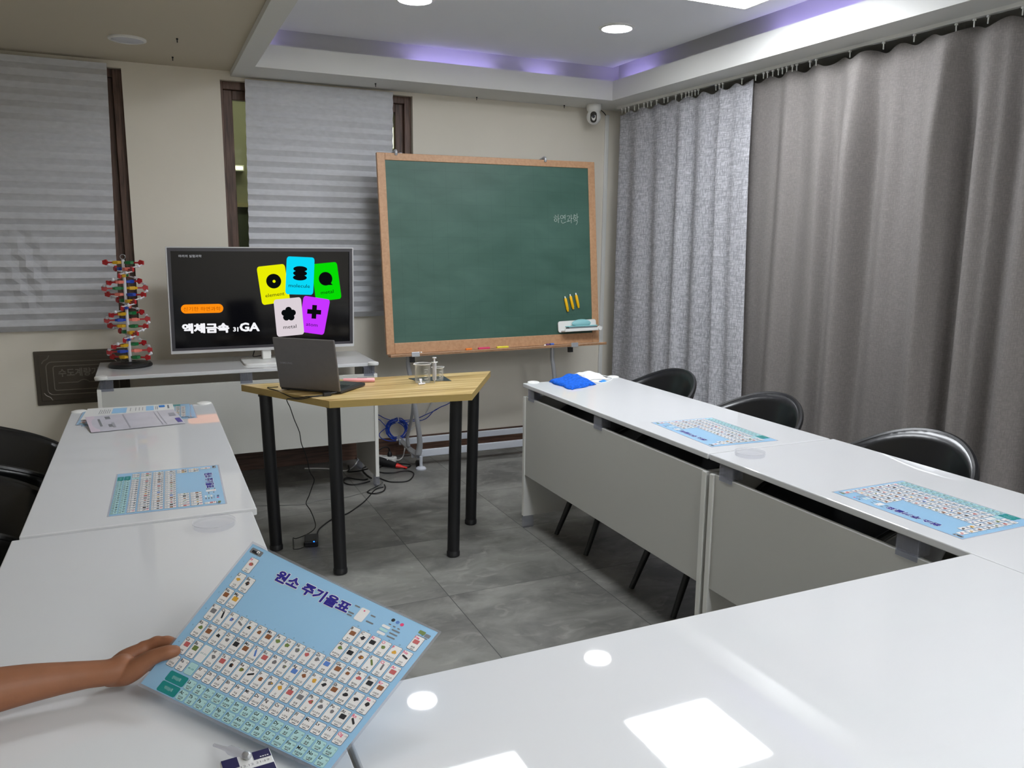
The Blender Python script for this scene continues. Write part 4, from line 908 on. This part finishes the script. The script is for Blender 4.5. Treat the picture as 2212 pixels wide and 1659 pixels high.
m_ = MB(); q0 = p0+d*.066+Vector((0, 0, .0085)); q1_ = p0+d*.112+Vector((0, 0, .0085)); m_.tube([q0, q1_], .0026, 8); m_.build('button', mat('dusky_pink_plastic', (150, 92, 98), .4), t)

# ================================================================== CLOTH AND MASK ON THE RIGHT DESK
t = None
m_ = MB(); cs = [Vector((1.826, 3.556, 0)), Vector((2.048, 3.682, 0)), Vector((2.010, 3.408, 0)), Vector((1.826, 3.330, 0))]
def tw(u, v, lvl):
    p = (cs[0]*(1-u)+cs[1]*u)*(1-v)+(cs[3]*(1-u)+cs[2]*u)*v
    e = min(u, 1-u, v, 1-v); rnd = min(1, e/.10); rnd = math.sqrt(max(0, 1-(1-rnd)**2))
    z = ZD+.001+(.007+.007*lvl)*rnd+.0025*rnd*math.sin(u*7+v*5)+.014*math.exp(-((u-.62)**2+(v-.12)**2)/.03)*rnd
    p = p+Vector((.006*math.sin(v*11+lvl), .006*math.sin(u*10+lvl*2), 0)); p.z = z
    return p
m_.grid(lambda u, v: tw(u, v, 1.0), 40, 40)
m_.grid(lambda u, v: Vector((tw(u, v, 0).x+.010*v, tw(u, v, 0).y-.012*v*(1-u), ZD+.0012+.006*min(1, min(u, 1-u, v, 1-v)/.06))), 30, 30)
o = m_.build('towel', M_towel, smooth=180); tag(o, 'folded bright blue cloth lying on the far end of the right desk', 'towel')
o.modifiers.new('thickness', 'SOLIDIFY').thickness = .0015
t = thing('face_mask', 'crumpled white face mask lying behind the blue cloth', 'mask', (2.10, 3.60, ZD))
def mk(u, v):
    x = 2.060+.120*u-.02*v; y = 3.72-.20*v+.02*math.sin(u*4)
    e = min(u, 1-u, v, 1-v)
    return Vector((x+.012*math.sin(v*6), y, ZD+.002+min(1, e/.12)*(.008+.012*math.sin(u*3.1)*math.sin(v*3.1)+.003*math.sin(u*11+v*7))))
m_ = MB(); m_.grid(mk, 24, 30); m_.build('mask_body', M_tissue, t, smooth=180, thick=.0014)
m_ = MB(); m_.tube([(2.165, 3.66, ZD+.004), (2.19, 3.60, ZD+.0025), (2.185, 3.53, ZD+.0025), (2.13, 3.47, ZD+.0025), (2.06, 3.43, ZD+.003), (2.03, 3.45, ZD+.006)], .0022, 6, sub=4); m_.build('ear_loop', M_tissue, t)
m_ = MB(); m_.grid(lambda u, v: Vector((2.068+.046*u+.006*v, 3.440+.044*v+.02*u, ZD+.002+.008*math.sin(u*3.1)*math.sin(v*3.1))), 8, 8)
o = m_.build('blue_scrap', mat('sky_blue_film', (60, 140, 228), .5), smooth=180); tag(o, 'small light blue scrap beside the white mask', 'scrap'); o.modifiers.new('thickness', 'SOLIDIFY').thickness = .001

# ================================================================== PRINTED ELEMENT SHEETS
PW, PH = .40, .28
PC = [mat('sheet_blue_print', (152, 196, 228), .32, coat=.35, coat_rough=.12), mat('sheet_white_print', (236, 234, 232), .32, coat=.35, coat_rough=.12), mat('sheet_outline_ink', (70, 74, 96), .4), M_ink, M_grey,
      mat('sheet_teal_print', (34, 140, 138), .35), mat('sheet_pale_teal', (178, 218, 218), .35), mat('sheet_navy_title', (46, 40, 140), .4), mat('sheet_pink_ink', (228, 70, 120), .4),
      mat('picture_brown', (138, 88, 56), .5), mat('picture_black', (38, 38, 42), .5), mat('picture_orange', (216, 164, 60), .5), mat('picture_blue', (92, 130, 200), .5), mat('picture_olive', (112, 130, 70), .5), mat('picture_grey', (120, 118, 120), .5), mat('picture_rose', (190, 96, 96), .5), mat('sheet_teal_line', (128, 186, 188), .4)]
def sheet(fmap, name_parent=None):
    rnd = random.Random(11); m_ = MB(); up = (0, 1, 0); rt = (1, 0, 0)
    L1, L2, L3 = .00035, .0006, .00085
    nx, ny = 20, 14
    m_.grid(lambda u, v: (u*PW, v*PH, 0), nx, ny, 0); m_.grid(lambda u, v: (u*PW, (1-v)*PH, -.0006), nx, ny, 0)
    m_.add([(0, 0, -.0006), (PW, 0, -.0006), (PW, PH, -.0006), (0, PH, -.0006), (0, 0, 0), (PW, 0, 0), (PW, PH, 0), (0, PH, 0)], [(0, 1, 5, 4), (1, 2, 6, 5), (2, 3, 7, 6), (3, 0, 4, 7)], 0)
    X = lambda u: u*PW
    Y = lambda v: (1-v)*PH
    def fl(pts, z, mi): m_.add([(p[0], p[1], z) for p in pts], [tuple(range(len(pts)))], mi)
    def cell(cx, cy, w_, h_, line, fill):
        fl(rrect(cx, cy, w_, h_, .0024, 2), L1, line); fl(rrect(cx, cy, w_-.0011, h_-.0011, .002, 2), L2, fill)
    rows = {1: .130, 2: .250, 3: .366, 4: .484, 5: .601, 6: .718, 7: .820, 8: .899, 9: .964}
    for z in range(1, 119):
        c, r = el_pos(z); sym, nm = EL[z-1]
        cx = X(.0635+.0523*c); h_ = .0300 if r < 7 else (.0205 if r == 7 else .0168); w_ = .0184; cy = Y(rows[r])
        tl = r >= 8
        cell(cx, cy, w_, h_, 16 if tl else 2, 6 if tl else 1)
        ty = cy+h_/2
        gas = z in (1, 2, 7, 8, 9, 10, 17, 18, 36, 54, 86, 118)
        m_.text(sym, (cx-.0079, ty-.0070, L3), rt, up, .0072, 8 if gas else 3)
        m_.text(str(z), (cx+.0080, ty-.0058, L3), rt, up, .0032, 4, align='r')
        L_ = min(.0150, .0036*len(nm))
        by = cy-h_/2+(.0050 if r < 8 else .0040)
        m_.text(nm, (cx, by, L3), rt, up, .0036, 3, align='c', fit=L_)
        fl([(cx-.0035, cy-h_/2+.0018), (cx+.0035, cy-h_/2+.0018), (cx+.0035, cy-h_/2+.0030), (cx-.0035, cy-h_/2+.0030)], L3, 4)
        if r < 7:
            px, py = cx+rnd.uniform(-.001, .001), cy+.0025
            col = rnd.choice((9, 10, 10, 11, 12, 13, 14, 14, 15)); kind = rnd.random()
            if kind < .25: fl(rrect(px, py, .0105, .0080, .0008, 1), L3, col)
            elif kind < .5:
                a = rnd.uniform(0, 3.1); fl([(px+x*math.cos(a)-y*math.sin(a), py+x*math.sin(a)+y*math.cos(a)) for x, y in rrect(0, 0, .012, .0034, .001, 1)], L3, col)
            else:
                n = 9; fl([(px+rnd.uniform(.0026, .0056)*math.cos(2*math.pi*k/n), py+rnd.uniform(.0024, .0046)*math.sin(2*math.pi*k/n)) for k in range(n)], L3, col)
                if kind > .8: fl(ellipse(px+.002, py+.001, .0016, .0013, 8), L3+.0001, rnd.choice((9, 11, 13)))
    for r, s in ((6, '57-71'), (7, '89-103')):
        h_ = .0300 if r == 6 else .0205; cx = X(.0635+.0523*2); cell(cx, Y(rows[r]), .0184, h_, 16, 1 if r == 6 else 6)
        m_.text(s, (cx, Y(rows[r])-.0012, L3), rt, up, .0036, 5, align='c', fit=.012)
    for v, s in ((rows[8], '란타넘족'), (rows[9], '악티늄족')):
        fl(rrect(X(.141), Y(v), .042, .0168, .003, 3), L1, 5); m_.text(s, (X(.141), Y(v)-.0022, L2), rt, up, .006, 6, align='c', fit=.019)
    for c in range(18):
        top = 1 if c in (0, 17) else (2 if c in (1, 12, 13, 14, 15, 16) else 4)
        m_.text(str(c+1), (X(.0635+.0523*c), Y(rows[top])+.0172, L1), rt, up, .0034, 3, align='c')
    for r in range(1, 8): m_.text(str(r), (X(.0215), Y(rows[r]), L1), rt, up, .0034, 3, align='c')
    ttl = '원소 주기율표'
    for dx, dy in ((-.0019, 0), (.0019, 0), (0, .0018), (0, -.0018), (.0014, .0013), (-.0014, -.0013), (.0014, -.0013), (-.0014, .0013)):
        m_.text(ttl, (X(.207)+dx, Y(.140)+dy, L1), rt, up, .0232, 1, fit=.158)
    for i_, (dx, dy) in enumerate(((0, 0), (-.0008, 0), (.0008, 0), (0, .0007), (0, -.0007), (.0006, .0005), (-.0006, -.0005), (.0006, -.0005), (-.0006, .0005))): m_.text(ttl, (X(.207)+dx, Y(.140)+dy, L2+.00002*i_), rt, up, .0232, 7, fit=.158)
    cell(X(.669), Y(.108), .0175, .0265, 1, 1); fl(ellipse(X(.668), Y(.078), .0016, .0016, 8), L3, 8)
    for (u, v, wd) in ((.627, .070, .011), (.622, .125, .012), (.622, .143, .010), (.716, .085, .010), (.722, .132, .015)): fl(rrect(X(u), Y(v), wd, .0028, .001, 1), L1, 4)
    for (u, v, mi) in ((.803, .052, 10), (.826, .054, 12), (.849, .056, 8)): fl(ellipse(X(u), Y(v), .0034, .0034, 10), L1, mi); fl(rrect(X(u), Y(v+.035), .005, .0022, .0008, 1), L1, 4)
    for i in range(3): fl(rrect(X(.796), Y(.112+.026*i), .016, .0052, .0015, 1), L1, 1 if i != 1 else 6); fl(rrect(X(.845), Y(.112+.026*i), .016, .0026, .0008, 1), L1, 4)
    fl(rrect(X(.045), Y(.038), .026, .0105, .002, 2), L1, 4); fl(rrect(X(.040), Y(.042), .014, .0052, .001, 1), L2, 10); fl(rrect(X(.054), Y(.034), .006, .0048, .001, 1), L2, 1)
    fl(rrect(X(.945), Y(.048), .012, .0072, .001, 1), L1, 13); fl(rrect(X(.974), Y(.055), .010, .0072, .001, 1), L1, 4); fl(rrect(X(.958), Y(.076), .020, .002, .0008, 1), L1, 4)
    m_.v = [fmap(p) for p in m_.v]
    return m_
def film(fmap):
    m_ = MB(); a = .0045; N_ = 10
    def strip_(x0, x1, y0, y1, nx, ny): m_.grid(lambda u, v: (x0+(x1-x0)*u, y0+(y1-y0)*v, -.0003), nx, ny)
    strip_(-a, PW+a, PH, PH+a, N_, 1); strip_(-a, PW+a, -a, 0, N_, 1); strip_(-a, 0, 0, PH, 1, N_); strip_(PW, PW+a, 0, PH, 1, N_)
    m_.v = [fmap(p) for p in m_.v]; return m_
GS = 'laminated sheets of the elements'
flatmap = lambda p: Vector((p[0], p[1], p[2]+.0008))
def place_sheet(label, loc, rz, first=[None]):
    if first[0] is None:
        t = thing('element_sheet', label, 'printed sheet', loc, rz, GS)
        sheet(flatmap).build('print', PC, t, world=False, smooth=0); film(flatmap).build('laminate_edge', M_clear, t, world=False, smooth=0); first[0] = t; return t
    return copy_tree(first[0], loc, rz, label)
place_sheet('blue sheet of the elements lying on the left desk', (-.116, 2.588, ZD), R(-91.5))
place_sheet('blue sheet of the elements on the right desk near the seam and petri dish', (2.040, 2.160, ZD), R(86.8))
place_sheet('blue sheet of the elements on the right desk, cut by the right edge', (2.036, 1.222, ZD), R(90.3))
place_sheet('blue sheet of the elements at the bottom of the paper stack', (.142, 3.612, ZD), R(180.5))
place_sheet('blue sheet of the elements second from the bottom of the paper stack', (.132, 3.624, ZD+.002), R(178))
HA, HB, HC, HD = Vector((.1383, 1.3825, .9312)), Vector((.3768, 1.0957, .8535)), Vector((.1728, .9457, .7713)), Vector((-.0478, 1.2587, .7790))
HN = Vector((-.33026, -.49279, .80503))
def held(p):
    u, v = p[0]/PW, p[1]/PH
    return (HD*(1-u)+HC*u)*(1-v)+(HA*(1-u)+HB*u)*v+HN*(p[2]-.004*math.sin(math.pi*max(0, min(1, u)))*1.0)
t = thing('element_sheet', 'blue sheet of the elements held up by the hand in front', 'printed sheet', HD, 0, GS)
sheet(held).build('print', PC, t, smooth=0); film(held).build('laminate_edge', M_clear, t, smooth=0)

# ---- leaflet and sleeve on the stack
m_ = MB(); LZ = ZD+.0062; cs2 = [Vector((-.255, 3.648, LZ)), Vector((.066, 3.632, LZ)), Vector((.070, 3.418, LZ)), Vector((-.268, 3.425, LZ))]
lf = lambda u, v, dz=0: (cs2[0]*(1-u)+cs2[1]*u)*(1-v)+(cs2[3]*(1-u)+cs2[2]*u)*v+Vector((0, 0, dz))
def lq(u0, u1, v0, v1, mi, dz=.0006): m_.quad(lf(u0, v1, dz), lf(u1, v1, dz), lf(u1, v0, dz), lf(u0, v0, dz), mi)
m_.quad(lf(0, 1), lf(1, 1), lf(1, 0), lf(0, 0), 0); m_.quad(lf(0, 0, -.0004), lf(1, 0, -.0004), lf(1, 1, -.0004), lf(0, 1, -.0004), 0)
lq(.30, .46, .14, .62, 1); lq(.68, .77, .10, .55, 1); lq(.83, .90, .10, .30, 2); lq(.93, .95, .12, .45, 3)
for i in range(6): lq(.16+.022*i, .166+.022*i, .20+.05*(i % 2), .60, 3)
for u in (.50, .56, .60, .64, .79, .81): lq(u, u+.006, .18, .50, 3)
tag(m_.build('leaflet', [M_boxw, mat('leaflet_pale_blue', (150, 196, 232), .5), mat('leaflet_blue', (40, 124, 206), .5), M_grey], smooth=0), 'white leaflet with blue tables on top of the stacked sheets', 'leaflet')
m_ = MB(); cs3 = [Vector((-.250, 3.405, ZD+.020)), Vector((.064, 3.440, ZD+.020)), Vector((.100, 3.235, ZD+.0025)), Vector((-.219, 3.196, ZD+.0025))]
pf = lambda u, v, dz=0: (cs3[0]*(1-u)+cs3[1]*u)*(1-v)+(cs3[3]*(1-u)+cs3[2]*u)*v+Vector((0, 0, dz+.0022*math.sin(u*7)*math.sin(v*3.1)))
M_slv = mat('sleeve_greyish_print', (196, 194, 204), .28, coat=.4, coat_rough=.1, noise=(14, .07, (1, 1, 1)))
t = thing('sleeve', 'shiny grey printed sleeve leaning on the front of the paper stack', 'sleeve', (-.08, 3.32, ZD))
m_.grid(lambda u, v: pf(u, 1-v), 20, 10, 0); m_.grid(lambda u, v: pf(u, v, -.0012), 20, 10, 0)
def pq(u0, u1, v0, v1, mi, dz=.0008): m_.add([pf(u0, v1, dz), pf(u1, v1, dz), pf(u1, v0, dz), pf(u0, v0, dz)], [(0, 1, 2, 3)], mi)
pq(.0, .095, .0, 1, 3, .0006); pq(.115, .14, .25, .72, 1); pq(.20, .255, .12, .80, 1); pq(.24, .27, .55, .85, 2); pq(.93, .985, .62, .90, 4); pq(.90, .97, .25, .45, 2)
for u in (.40, .41, .76, .80): pq(u, u+.005, .05, .95, 2)
m_.build('printed_front', [M_slv, M_grey, mat('sleeve_mid_grey', (150, 150, 158), .4), mat('sleeve_pinkish', (204, 190, 202), .35), mat('sleeve_violet', (86, 78, 150), .4)], t, smooth=60)

# ---- petri dishes
def petri(label, x, y, z):
    t = thing('petri_dish', label, 'dish', (x, y, z), 0, 'clear petri dishes')
    def sheets(rr, z0, z1, zf, nm):
        m_ = MB(); n = 48
        ps = [(x+rr*math.cos(2*math.pi*k/n), y+rr*math.sin(2*math.pi*k/n)) for k in range(n)]
        m_.add([(p[0], p[1], z+z0) for p in ps]+[(p[0], p[1], z+z1) for p in ps], [(k, (k+1) % n, n+(k+1) % n, n+k) for k in range(n)])
        m_.add([(p[0], p[1], z+zf) for p in ps], [tuple(range(n))])
        m_.build(nm, M_dish, t)
    sheets(.0475, .001, .012, .001, 'dish'); sheets(.0505, .004, .0142, .0142, 'lid')
    m_ = MB(); m_.tube([(x+.0502*math.cos(2*math.pi*k/48), y+.0502*math.sin(2*math.pi*k/48), z+.0143) for k in range(48)], .0006, 5, closed=True); m_.build('lid_rim', mat('frosted_rim', (190, 191, 196), .3) if 'frosted_rim' not in MATS else MATS['frosted_rim'], t)
    return t
petri('clear petri dish on the left desks beside the seam', .113, 2.012, .7535)
petri('clear petri dish on the right desk beside the seam', 1.803, 2.030, ZD)

# ---- small navy and white box with a dropper at the bottom edge
BX = Matrix.Translation((.047, 1.014, .7535)) @ Matrix.Rotation(R(4.6), 4, 'Z')
t = thing('carton', 'small navy and white carton at the bottom edge in front of the held sheet', 'box', (.078, .97, .7535))
m_ = MB(); m_.T = BX; m_.box(0, .063, -.085, 0, .0005, .0245, 0, bev=.0012, seg=1); z_ = .0250
for (x0, x1, y0, y1, mi) in ((.001, .021, -.024, -.001, 1), (.040, .062, -.019, -.001, 1), (.001, .062, -.084, -.034, 1)): m_.add([(x0, y0, z_), (x1, y0, z_), (x1, y1, z_), (x0, y1, z_)], [(0, 1, 2, 3)], mi)
m_.text('12.12 21:19', (.022, -.0285, z_+.0003), (1, 0, 0), (0, 1, 0), .0065, 2, fit=.036)
for i in range(4): m_.add([(x, y, z_+.0003) for x, y in ((.048+.003*i, -.0165), (.050+.003*i, -.0165), (.050+.003*i, -.0145), (.048+.003*i, -.0145))], [(0, 1, 2, 3)], 0)
m_.build('carton_body', [M_boxw, M_navy, M_grey], t, smooth=0)
t = thing('dropper', 'clear plastic dropper lying across the navy and white carton', 'dropper', (.066, 1.045, .752))
p0, p1 = Vector((.044, 1.083, .7595)), Vector((.083, 1.000, .7845)); d = p1-p0; L_ = d.length
m_ = MB(); m_.lathe([(0, 0), (.0022, .0005), (.0026, .02), (.0034, .035), (.0062, .046), (.0066, .062), (.0050, .072), (.0046, L_-.004), (.0030, L_), (0, L_)], p0, 16, axis=d); m_.build('dropper_body', clear_mat('dropper_plastic', (238, 238, 242), .10, .1, .25), t)
m_ = MB(); m_.lathe([(.0046, L_-.012), (.0052, L_-.010), (.0052, L_-.003), (.0030, L_+.0005), (0, L_+.001)], p0, 14, axis=d); m_.build('dropper_tip', M_alu, t)

# ================================================================== CABLES AND BITS ON THE FLOOR
m_ = MB(); rnd = random.Random(4)
CX, CY, CZ = 1.480, 5.13, .196
loop = []
for i in range(9*16+1):
    a = 2*math.pi*i/16; k = i//16; rr = .066+.010*math.sin(k*1.9)+.004*math.sin(a*3+k)
    ox, oz = .006*math.sin(k*2.3), .006*math.cos(k*1.7)
    loop.append((CX+ox+rr*math.cos(a), CY-.014+.003*k+.002*math.sin(a*2+k), CZ+oz+rr*.95*math.sin(a)))
m_.tube(loop, .0032, 6, sub=1)
m_.tube([(1.20, 5.17, .36), (1.354, 5.165, .303), (1.397, 5.15, .279), (1.44, 5.14, .262), (1.47, 5.12, .262)], .0028, 6, sub=4)
m_.tube([(1.20, 5.17, .33), (1.353, 5.165, .274), (1.384, 5.15, .25), (1.414, 5.13, .210)], .0028, 6, sub=4)
m_.tube([(1.405, 5.12, .217), (1.37, 5.14, .183), (1.362, 5.145, .162), (1.379, 5.14, .139), (1.42, 5.13, .122), (1.47, 5.12, .118)], .0028, 6, sub=4)
R1 = [(1.508, 5.12, .256), (1.552, 5.14, .252), (1.60, 5.165, .246), (1.648, 5.175, .252), (1.713, 5.175, .275), (1.771, 5.175, .296), (1.811, 5.175, .317), (1.857, 5.175, .332), (1.92, 5.18, .36)]
m_.tube(R1, .0028, 6, sub=4)
m_.tube([(1.525, 5.12, .236), (1.584, 5.15, .239), (1.651, 5.175, .233), (1.69, 5.175, .238), (1.722, 5.175, .256), (1.761, 5.178, .292), (1.80, 5.18, .31)], .0028, 6, sub=4)
m_.build('network_cable', M_bluecord)
o = bpy.data.objects['network_cable']; tag(o, 'coiled blue network cable hanging low on the wall behind the stand', 'cable')
m_ = MB(); m_.tube([(CX-.006, 5.105, CZ+.052), (CX+.004, 5.10, CZ+.066), (CX+.01, 5.12, CZ+.082), (CX-.002, 5.145, CZ+.075), (CX-.012, 5.14, CZ+.056)], .0022, 6, closed=True, sub=3)
m_.build('cable_tie', M_capw, o)
t = thing('power_strip', 'white power strip on the floor behind the desk leg, its cable running up the wall', 'power strip', (1.37, 5.045, 0))
PT = Matrix.Translation((1.352, 5.070, 0)) @ Matrix.Rotation(R(-42), 4, 'Z')
m_ = MB(); m_.T = PT; m_.box(-.17, .105, -.028, .028, .0005, .040, bev=.010, seg=3); m_.build('strip_body', M_capw, t)
for x in (.075, .025, -.03, -.09):
    m_ = MB(); m_.T = PT; m_.lathe([(.020, .0402), (.020, .0412), (.017, .0412), (.016, .0404), (0, .0404)], (x, 0, 0), 20); m_.build('socket', mat('socket_grey', (196, 196, 194), .4) if 'socket_grey' not in MATS else MATS['socket_grey'], t)
m_ = MB(); m_.tube([(1.425, 5.002, .022), (1.46, 5.02, .012), (1.51, 5.10, .008), (1.534, 5.14, .036), (1.540, 5.15, .06), (1.534, 5.155, .093), (1.533, 5.16, .124), (1.542, 5.17, .152), (1.561, 5.175, .166), (1.596, 5.178, .172), (1.654, 5.18, .217), (1.68, 5.18, .243), (1.713, 5.18, .288), (1.759, 5.18, .366), (1.82, 5.182, .48)], .0042, 8, sub=4); m_.build('strip_cable', M_whitecord, t)
t = thing('mains_plug', 'black plug with arched lead in the white power strip', 'plug', (1.372, 5.040, .04))
pc = PT @ Vector((.062, .004, 0))
m_ = MB(); m_.lathe([(.016, .0416), (.017, .046), (.015, .062), (.009, .070), (.006, .078), (0, .079)], (pc.x, pc.y, 0), 18); m_.build('plug_body', M_black2, t)
m_ = MB(); m_.tube([(pc.x, pc.y, .076), (pc.x-.01, pc.y-.01, .10), (pc.x-.035, pc.y-.02, .112), (pc.x-.07, pc.y-.02, .10), (pc.x-.115, pc.y-.03, .05), (pc.x-.15, pc.y-.05, .01), (1.19, 4.93, .005), (1.18, 4.80, .005), (1.19, 4.70, .005)], .0042, 8, sub=4); m_.build('plug_lead', M_cord, t)
t = thing('handheld_tool', 'black handheld tool with a flat red nozzle lying on the floor', 'tool', (1.38, 4.90, 0))
a0, a1, a2 = Vector((1.290, 5.005, .036)), Vector((1.398, 4.862, .022)), Vector((1.456, 4.822, .010))
m_ = MB(); m_.tube([a0, a0.lerp(a1, .3), a0.lerp(a1, .7), a1], [.030, .031, .024, .0195], 14, sub=3, flat=(1, .9)); hb = m_.build('handle', M_black2, t)
pm = a0.lerp(a1, .52)
m_ = MB(); m_.ball((pm.x+.006, pm.y-.014, pm.z+.0225), (.004, .004, .003), 10); m_.build('button', M_capw, hb)
m_ = MB(); m_.tube([a1, a1.lerp(a2, .35), a1.lerp(a2, .5), a2], [.0192, .0150, .009, .0075], 12, sub=2, flat=(1.1, .8)); m_.build('nozzle', mat('bright_red_plastic', (212, 40, 34), .35), t)
t = thing('extension_cord', 'thick black cord looped on the floor round the desk foot', 'cord', (1.2, 4.65, 0))
for pts in ([(1.236, 4.83, .005), (1.268, 4.862, .005), (1.300, 4.915, .005), (1.350, 4.960, .005), (1.41, 4.975, .005), (1.460, 4.945, .005), (1.492, 4.918, .005), (1.500, 4.893, .005), (1.484, 4.860, .005), (1.440, 4.835, .005)],
            [(1.245, 4.86, .005), (1.270, 4.815, .005), (1.301, 4.781, .005), (1.352, 4.765, .005), (1.409, 4.780, .005), (1.450, 4.768, .005), (1.465, 4.724, .005), (1.452, 4.67, .005), (1.421, 4.609, .005), (1.384, 4.563, .005), (1.347, 4.554, .005), (1.295, 4.57, .005), (1.267, 4.597, .005), (1.245, 4.66, .005), (1.225, 4.71, .006)],
            [(1.165, 4.643, .005), (1.123, 4.622, .005), (1.071, 4.609, .005), (1.034, 4.625, .005), (1.015, 4.68, .005), (1.030, 4.745, .005), (1.058, 4.765, .005), (1.097, 4.718, .005), (1.138, 4.685, .005), (1.162, 4.672, .012)],
            [(1.185, 4.76, .05), (1.12, 4.80, .030), (1.085, 4.88, .010), (1.11, 4.95, .006), (1.12, 5.02, .01)],
            [(1.225, 4.575, .008), (1.213, 4.553, .006), (1.181, 4.525, .005), (1.117, 4.466, .005), (1.097, 4.432, .005), (1.119, 4.396, .005), (1.156, 4.390, .0085), (1.192, 4.425, .005), (1.219, 4.485, .005), (1.228, 4.54, .005)]):
    m_ = MB(); m_.tube(pts, .0040, 8, sub=4); m_.build('cord_loop', M_cord, t)
m_ = MB(); m_.tube([(1.243, 4.63, .003), (1.223, 4.59, .010), (1.211, 4.536, .012), (1.164, 4.493, .006), (1.085, 4.447, .003), (1.026, 4.421, .003), (.961, 4.399, .003), (.812, 4.402, .003), (.73, 4.365, .003), (.606, 4.391, .003), (.464, 4.442, .003), (.30, 4.48, .003), (.1, 4.45, .003)], .0024, 6, sub=4)
tag(m_.build('thin_cable', M_greycord), 'thin grey cable running across the floor under the wooden table', 'cable')
m_ = MB(); m_.tube([(1.235, 5.12, .030), (1.205, 5.11, .012), (1.165, 5.03, .005), (1.12, 4.96, .0045), (1.07, 4.93, .0045), (.98, 5.02, .0045), (.85, 5.08, .0045)], .004, 8, sub=4)
tag(m_.build('white_lead', M_whitecord), 'white lead on the floor behind the desk side panel', 'cord')

# ================================================================== THE ARM HOLDING THE SHEET
def add_mesh_obj(mb, name):
    me = bpy.data.meshes.new(name); me.from_pydata([tuple(v) for v in mb.v], [], mb.f); o = bpy.data.objects.new(name, me); C.objects.link(o); return o
m_ = MB()
def limb(pts, n=20, flat=None, sub=6):
    P = [Vector(p[:3]) for p in pts]; rr = [p[3] for p in pts]
    m_.tube(P, rr, n, sub=sub, flat=flat)
    for p, r in ((P[0], rr[0]), (P[-1], rr[-1])):
        k = flat or (1, 1); m_.ball(p, r*min(k), 14)
# upper arm, forearm, wrist
limb([(-.66, 1.10, .99, .047), (-.56, 1.165, .90, .043), (-.47, 1.215, .835, .038), (-.42, 1.238, .812, .036), (-.338, 1.262, .805, .0365), (-.265, 1.276, .802, .0345), (-.205, 1.284, .800, .0290), (-.154, 1.287, .797, .0235), (-.120, 1.287, .795, .0203), (-.092, 1.286, .793, .0195), (-.072, 1.290, .795, .0205)], 24)
# palm: four metacarpal runs and the ball of the thumb
limb([(-0.0912, 1.3058, 0.7826, 0.0161), (-0.0683, 1.3147, 0.7950, 0.0161), (-0.0423, 1.3179, 0.8051, 0.0117)], 16)
limb([(-0.0917, 1.3105, 0.7778, 0.0161), (-0.0670, 1.3193, 0.7859, 0.0168), (-0.0416, 1.3215, 0.7952, 0.0120)], 16)
limb([(-0.0905, 1.3086, 0.7747, 0.0153), (-0.0667, 1.3151, 0.7785, 0.0161), (-0.0435, 1.3170, 0.7867, 0.0120)], 16)
limb([(-0.0889, 1.3006, 0.7754, 0.0136), (-0.0674, 1.3027, 0.7756, 0.0144), (-0.0471, 1.3047, 0.7827, 0.0112)], 16)
# fingers
limb([(-0.0423, 1.3195, 0.8065, 0.0112), (-0.0320, 1.3182, 0.8100, 0.0094), (-0.0225, 1.3168, 0.8132, 0.0104), (-0.0150, 1.3130, 0.8142, 0.0089), (-0.0067, 1.3090, 0.8150, 0.0094), (0.0010, 1.3035, 0.8140, 0.0082), (0.0080, 1.2985, 0.8120, 0.0070)], 16)
limb([(-0.0415, 1.3204, 0.7958, 0.0102), (-0.0222, 1.3178, 0.8009, 0.0088), (-0.0059, 1.3075, 0.8025, 0.0080), (0.0100, 1.2887, 0.8037, 0.0069)], 16)
limb([(-0.0435, 1.3170, 0.7867, 0.0102), (-0.0217, 1.3112, 0.7896, 0.0088), (-0.0053, 1.2990, 0.7938, 0.0077), (0.0078, 1.2785, 0.7966, 0.0066)], 16)
limb([(-0.0471, 1.3047, 0.7827, 0.0091), (-0.0283, 1.2978, 0.7836, 0.0077), (-0.0135, 1.2868, 0.7867, 0.0069), (-0.0022, 1.2719, 0.7896, 0.0058)], 16)
# thumb
limb([(-0.0911, 1.2967, 0.7796, 0.0155), (-0.0696, 1.2851, 0.7862, 0.0185), (-0.0506, 1.2775, 0.7968, 0.0162), (-0.0342, 1.2734, 0.8085, 0.0128), (-0.0190, 1.2692, 0.8150, 0.0113), (-0.0060, 1.2660, 0.8178, 0.0112), (0.0030, 1.2650, 0.8183, 0.0092)], 18)
tmp = add_mesh_obj(m_, 'arm_tmp')
rm = tmp.modifiers.new('r', 'REMESH'); rm.mode = 'VOXEL'; rm.voxel_size = .0017; rm.use_smooth_shade = True
sm = tmp.modifiers.new('s', 'SMOOTH'); sm.factor = .5; sm.iterations = 7
bpy.context.view_layer.update()
me = bpy.data.meshes.new_from_object(tmp.evaluated_get(bpy.context.evaluated_depsgraph_get()))
bpy.data.objects.remove(tmp); me.name = 'person'
me.materials.clear(); me.materials.append(M_skin)
me.polygons.foreach_set('use_smooth', [True]*len(me.polygons))
person = bpy.data.objects.new('person', me); C.objects.link(person); W[person] = Matrix.Identity(4)
tag(person, 'bare tanned forearm and hand from the left, gripping the blue sheet between thumb and fingers', 'person')
m_ = MB(); m_.T = Matrix.Translation((.0030, 1.3075, .8185)) @ Vector((0, 0, 1)).rotation_difference(Vector((-.1, .25, 1)).normalized()).to_matrix().to_4x4() @ Matrix.Rotation(R(-40), 4, 'Z'); m_.ball((0, 0, 0), (.0052, .0036, .0012), 12)
m_.build('finger_nail', M_nail, person)
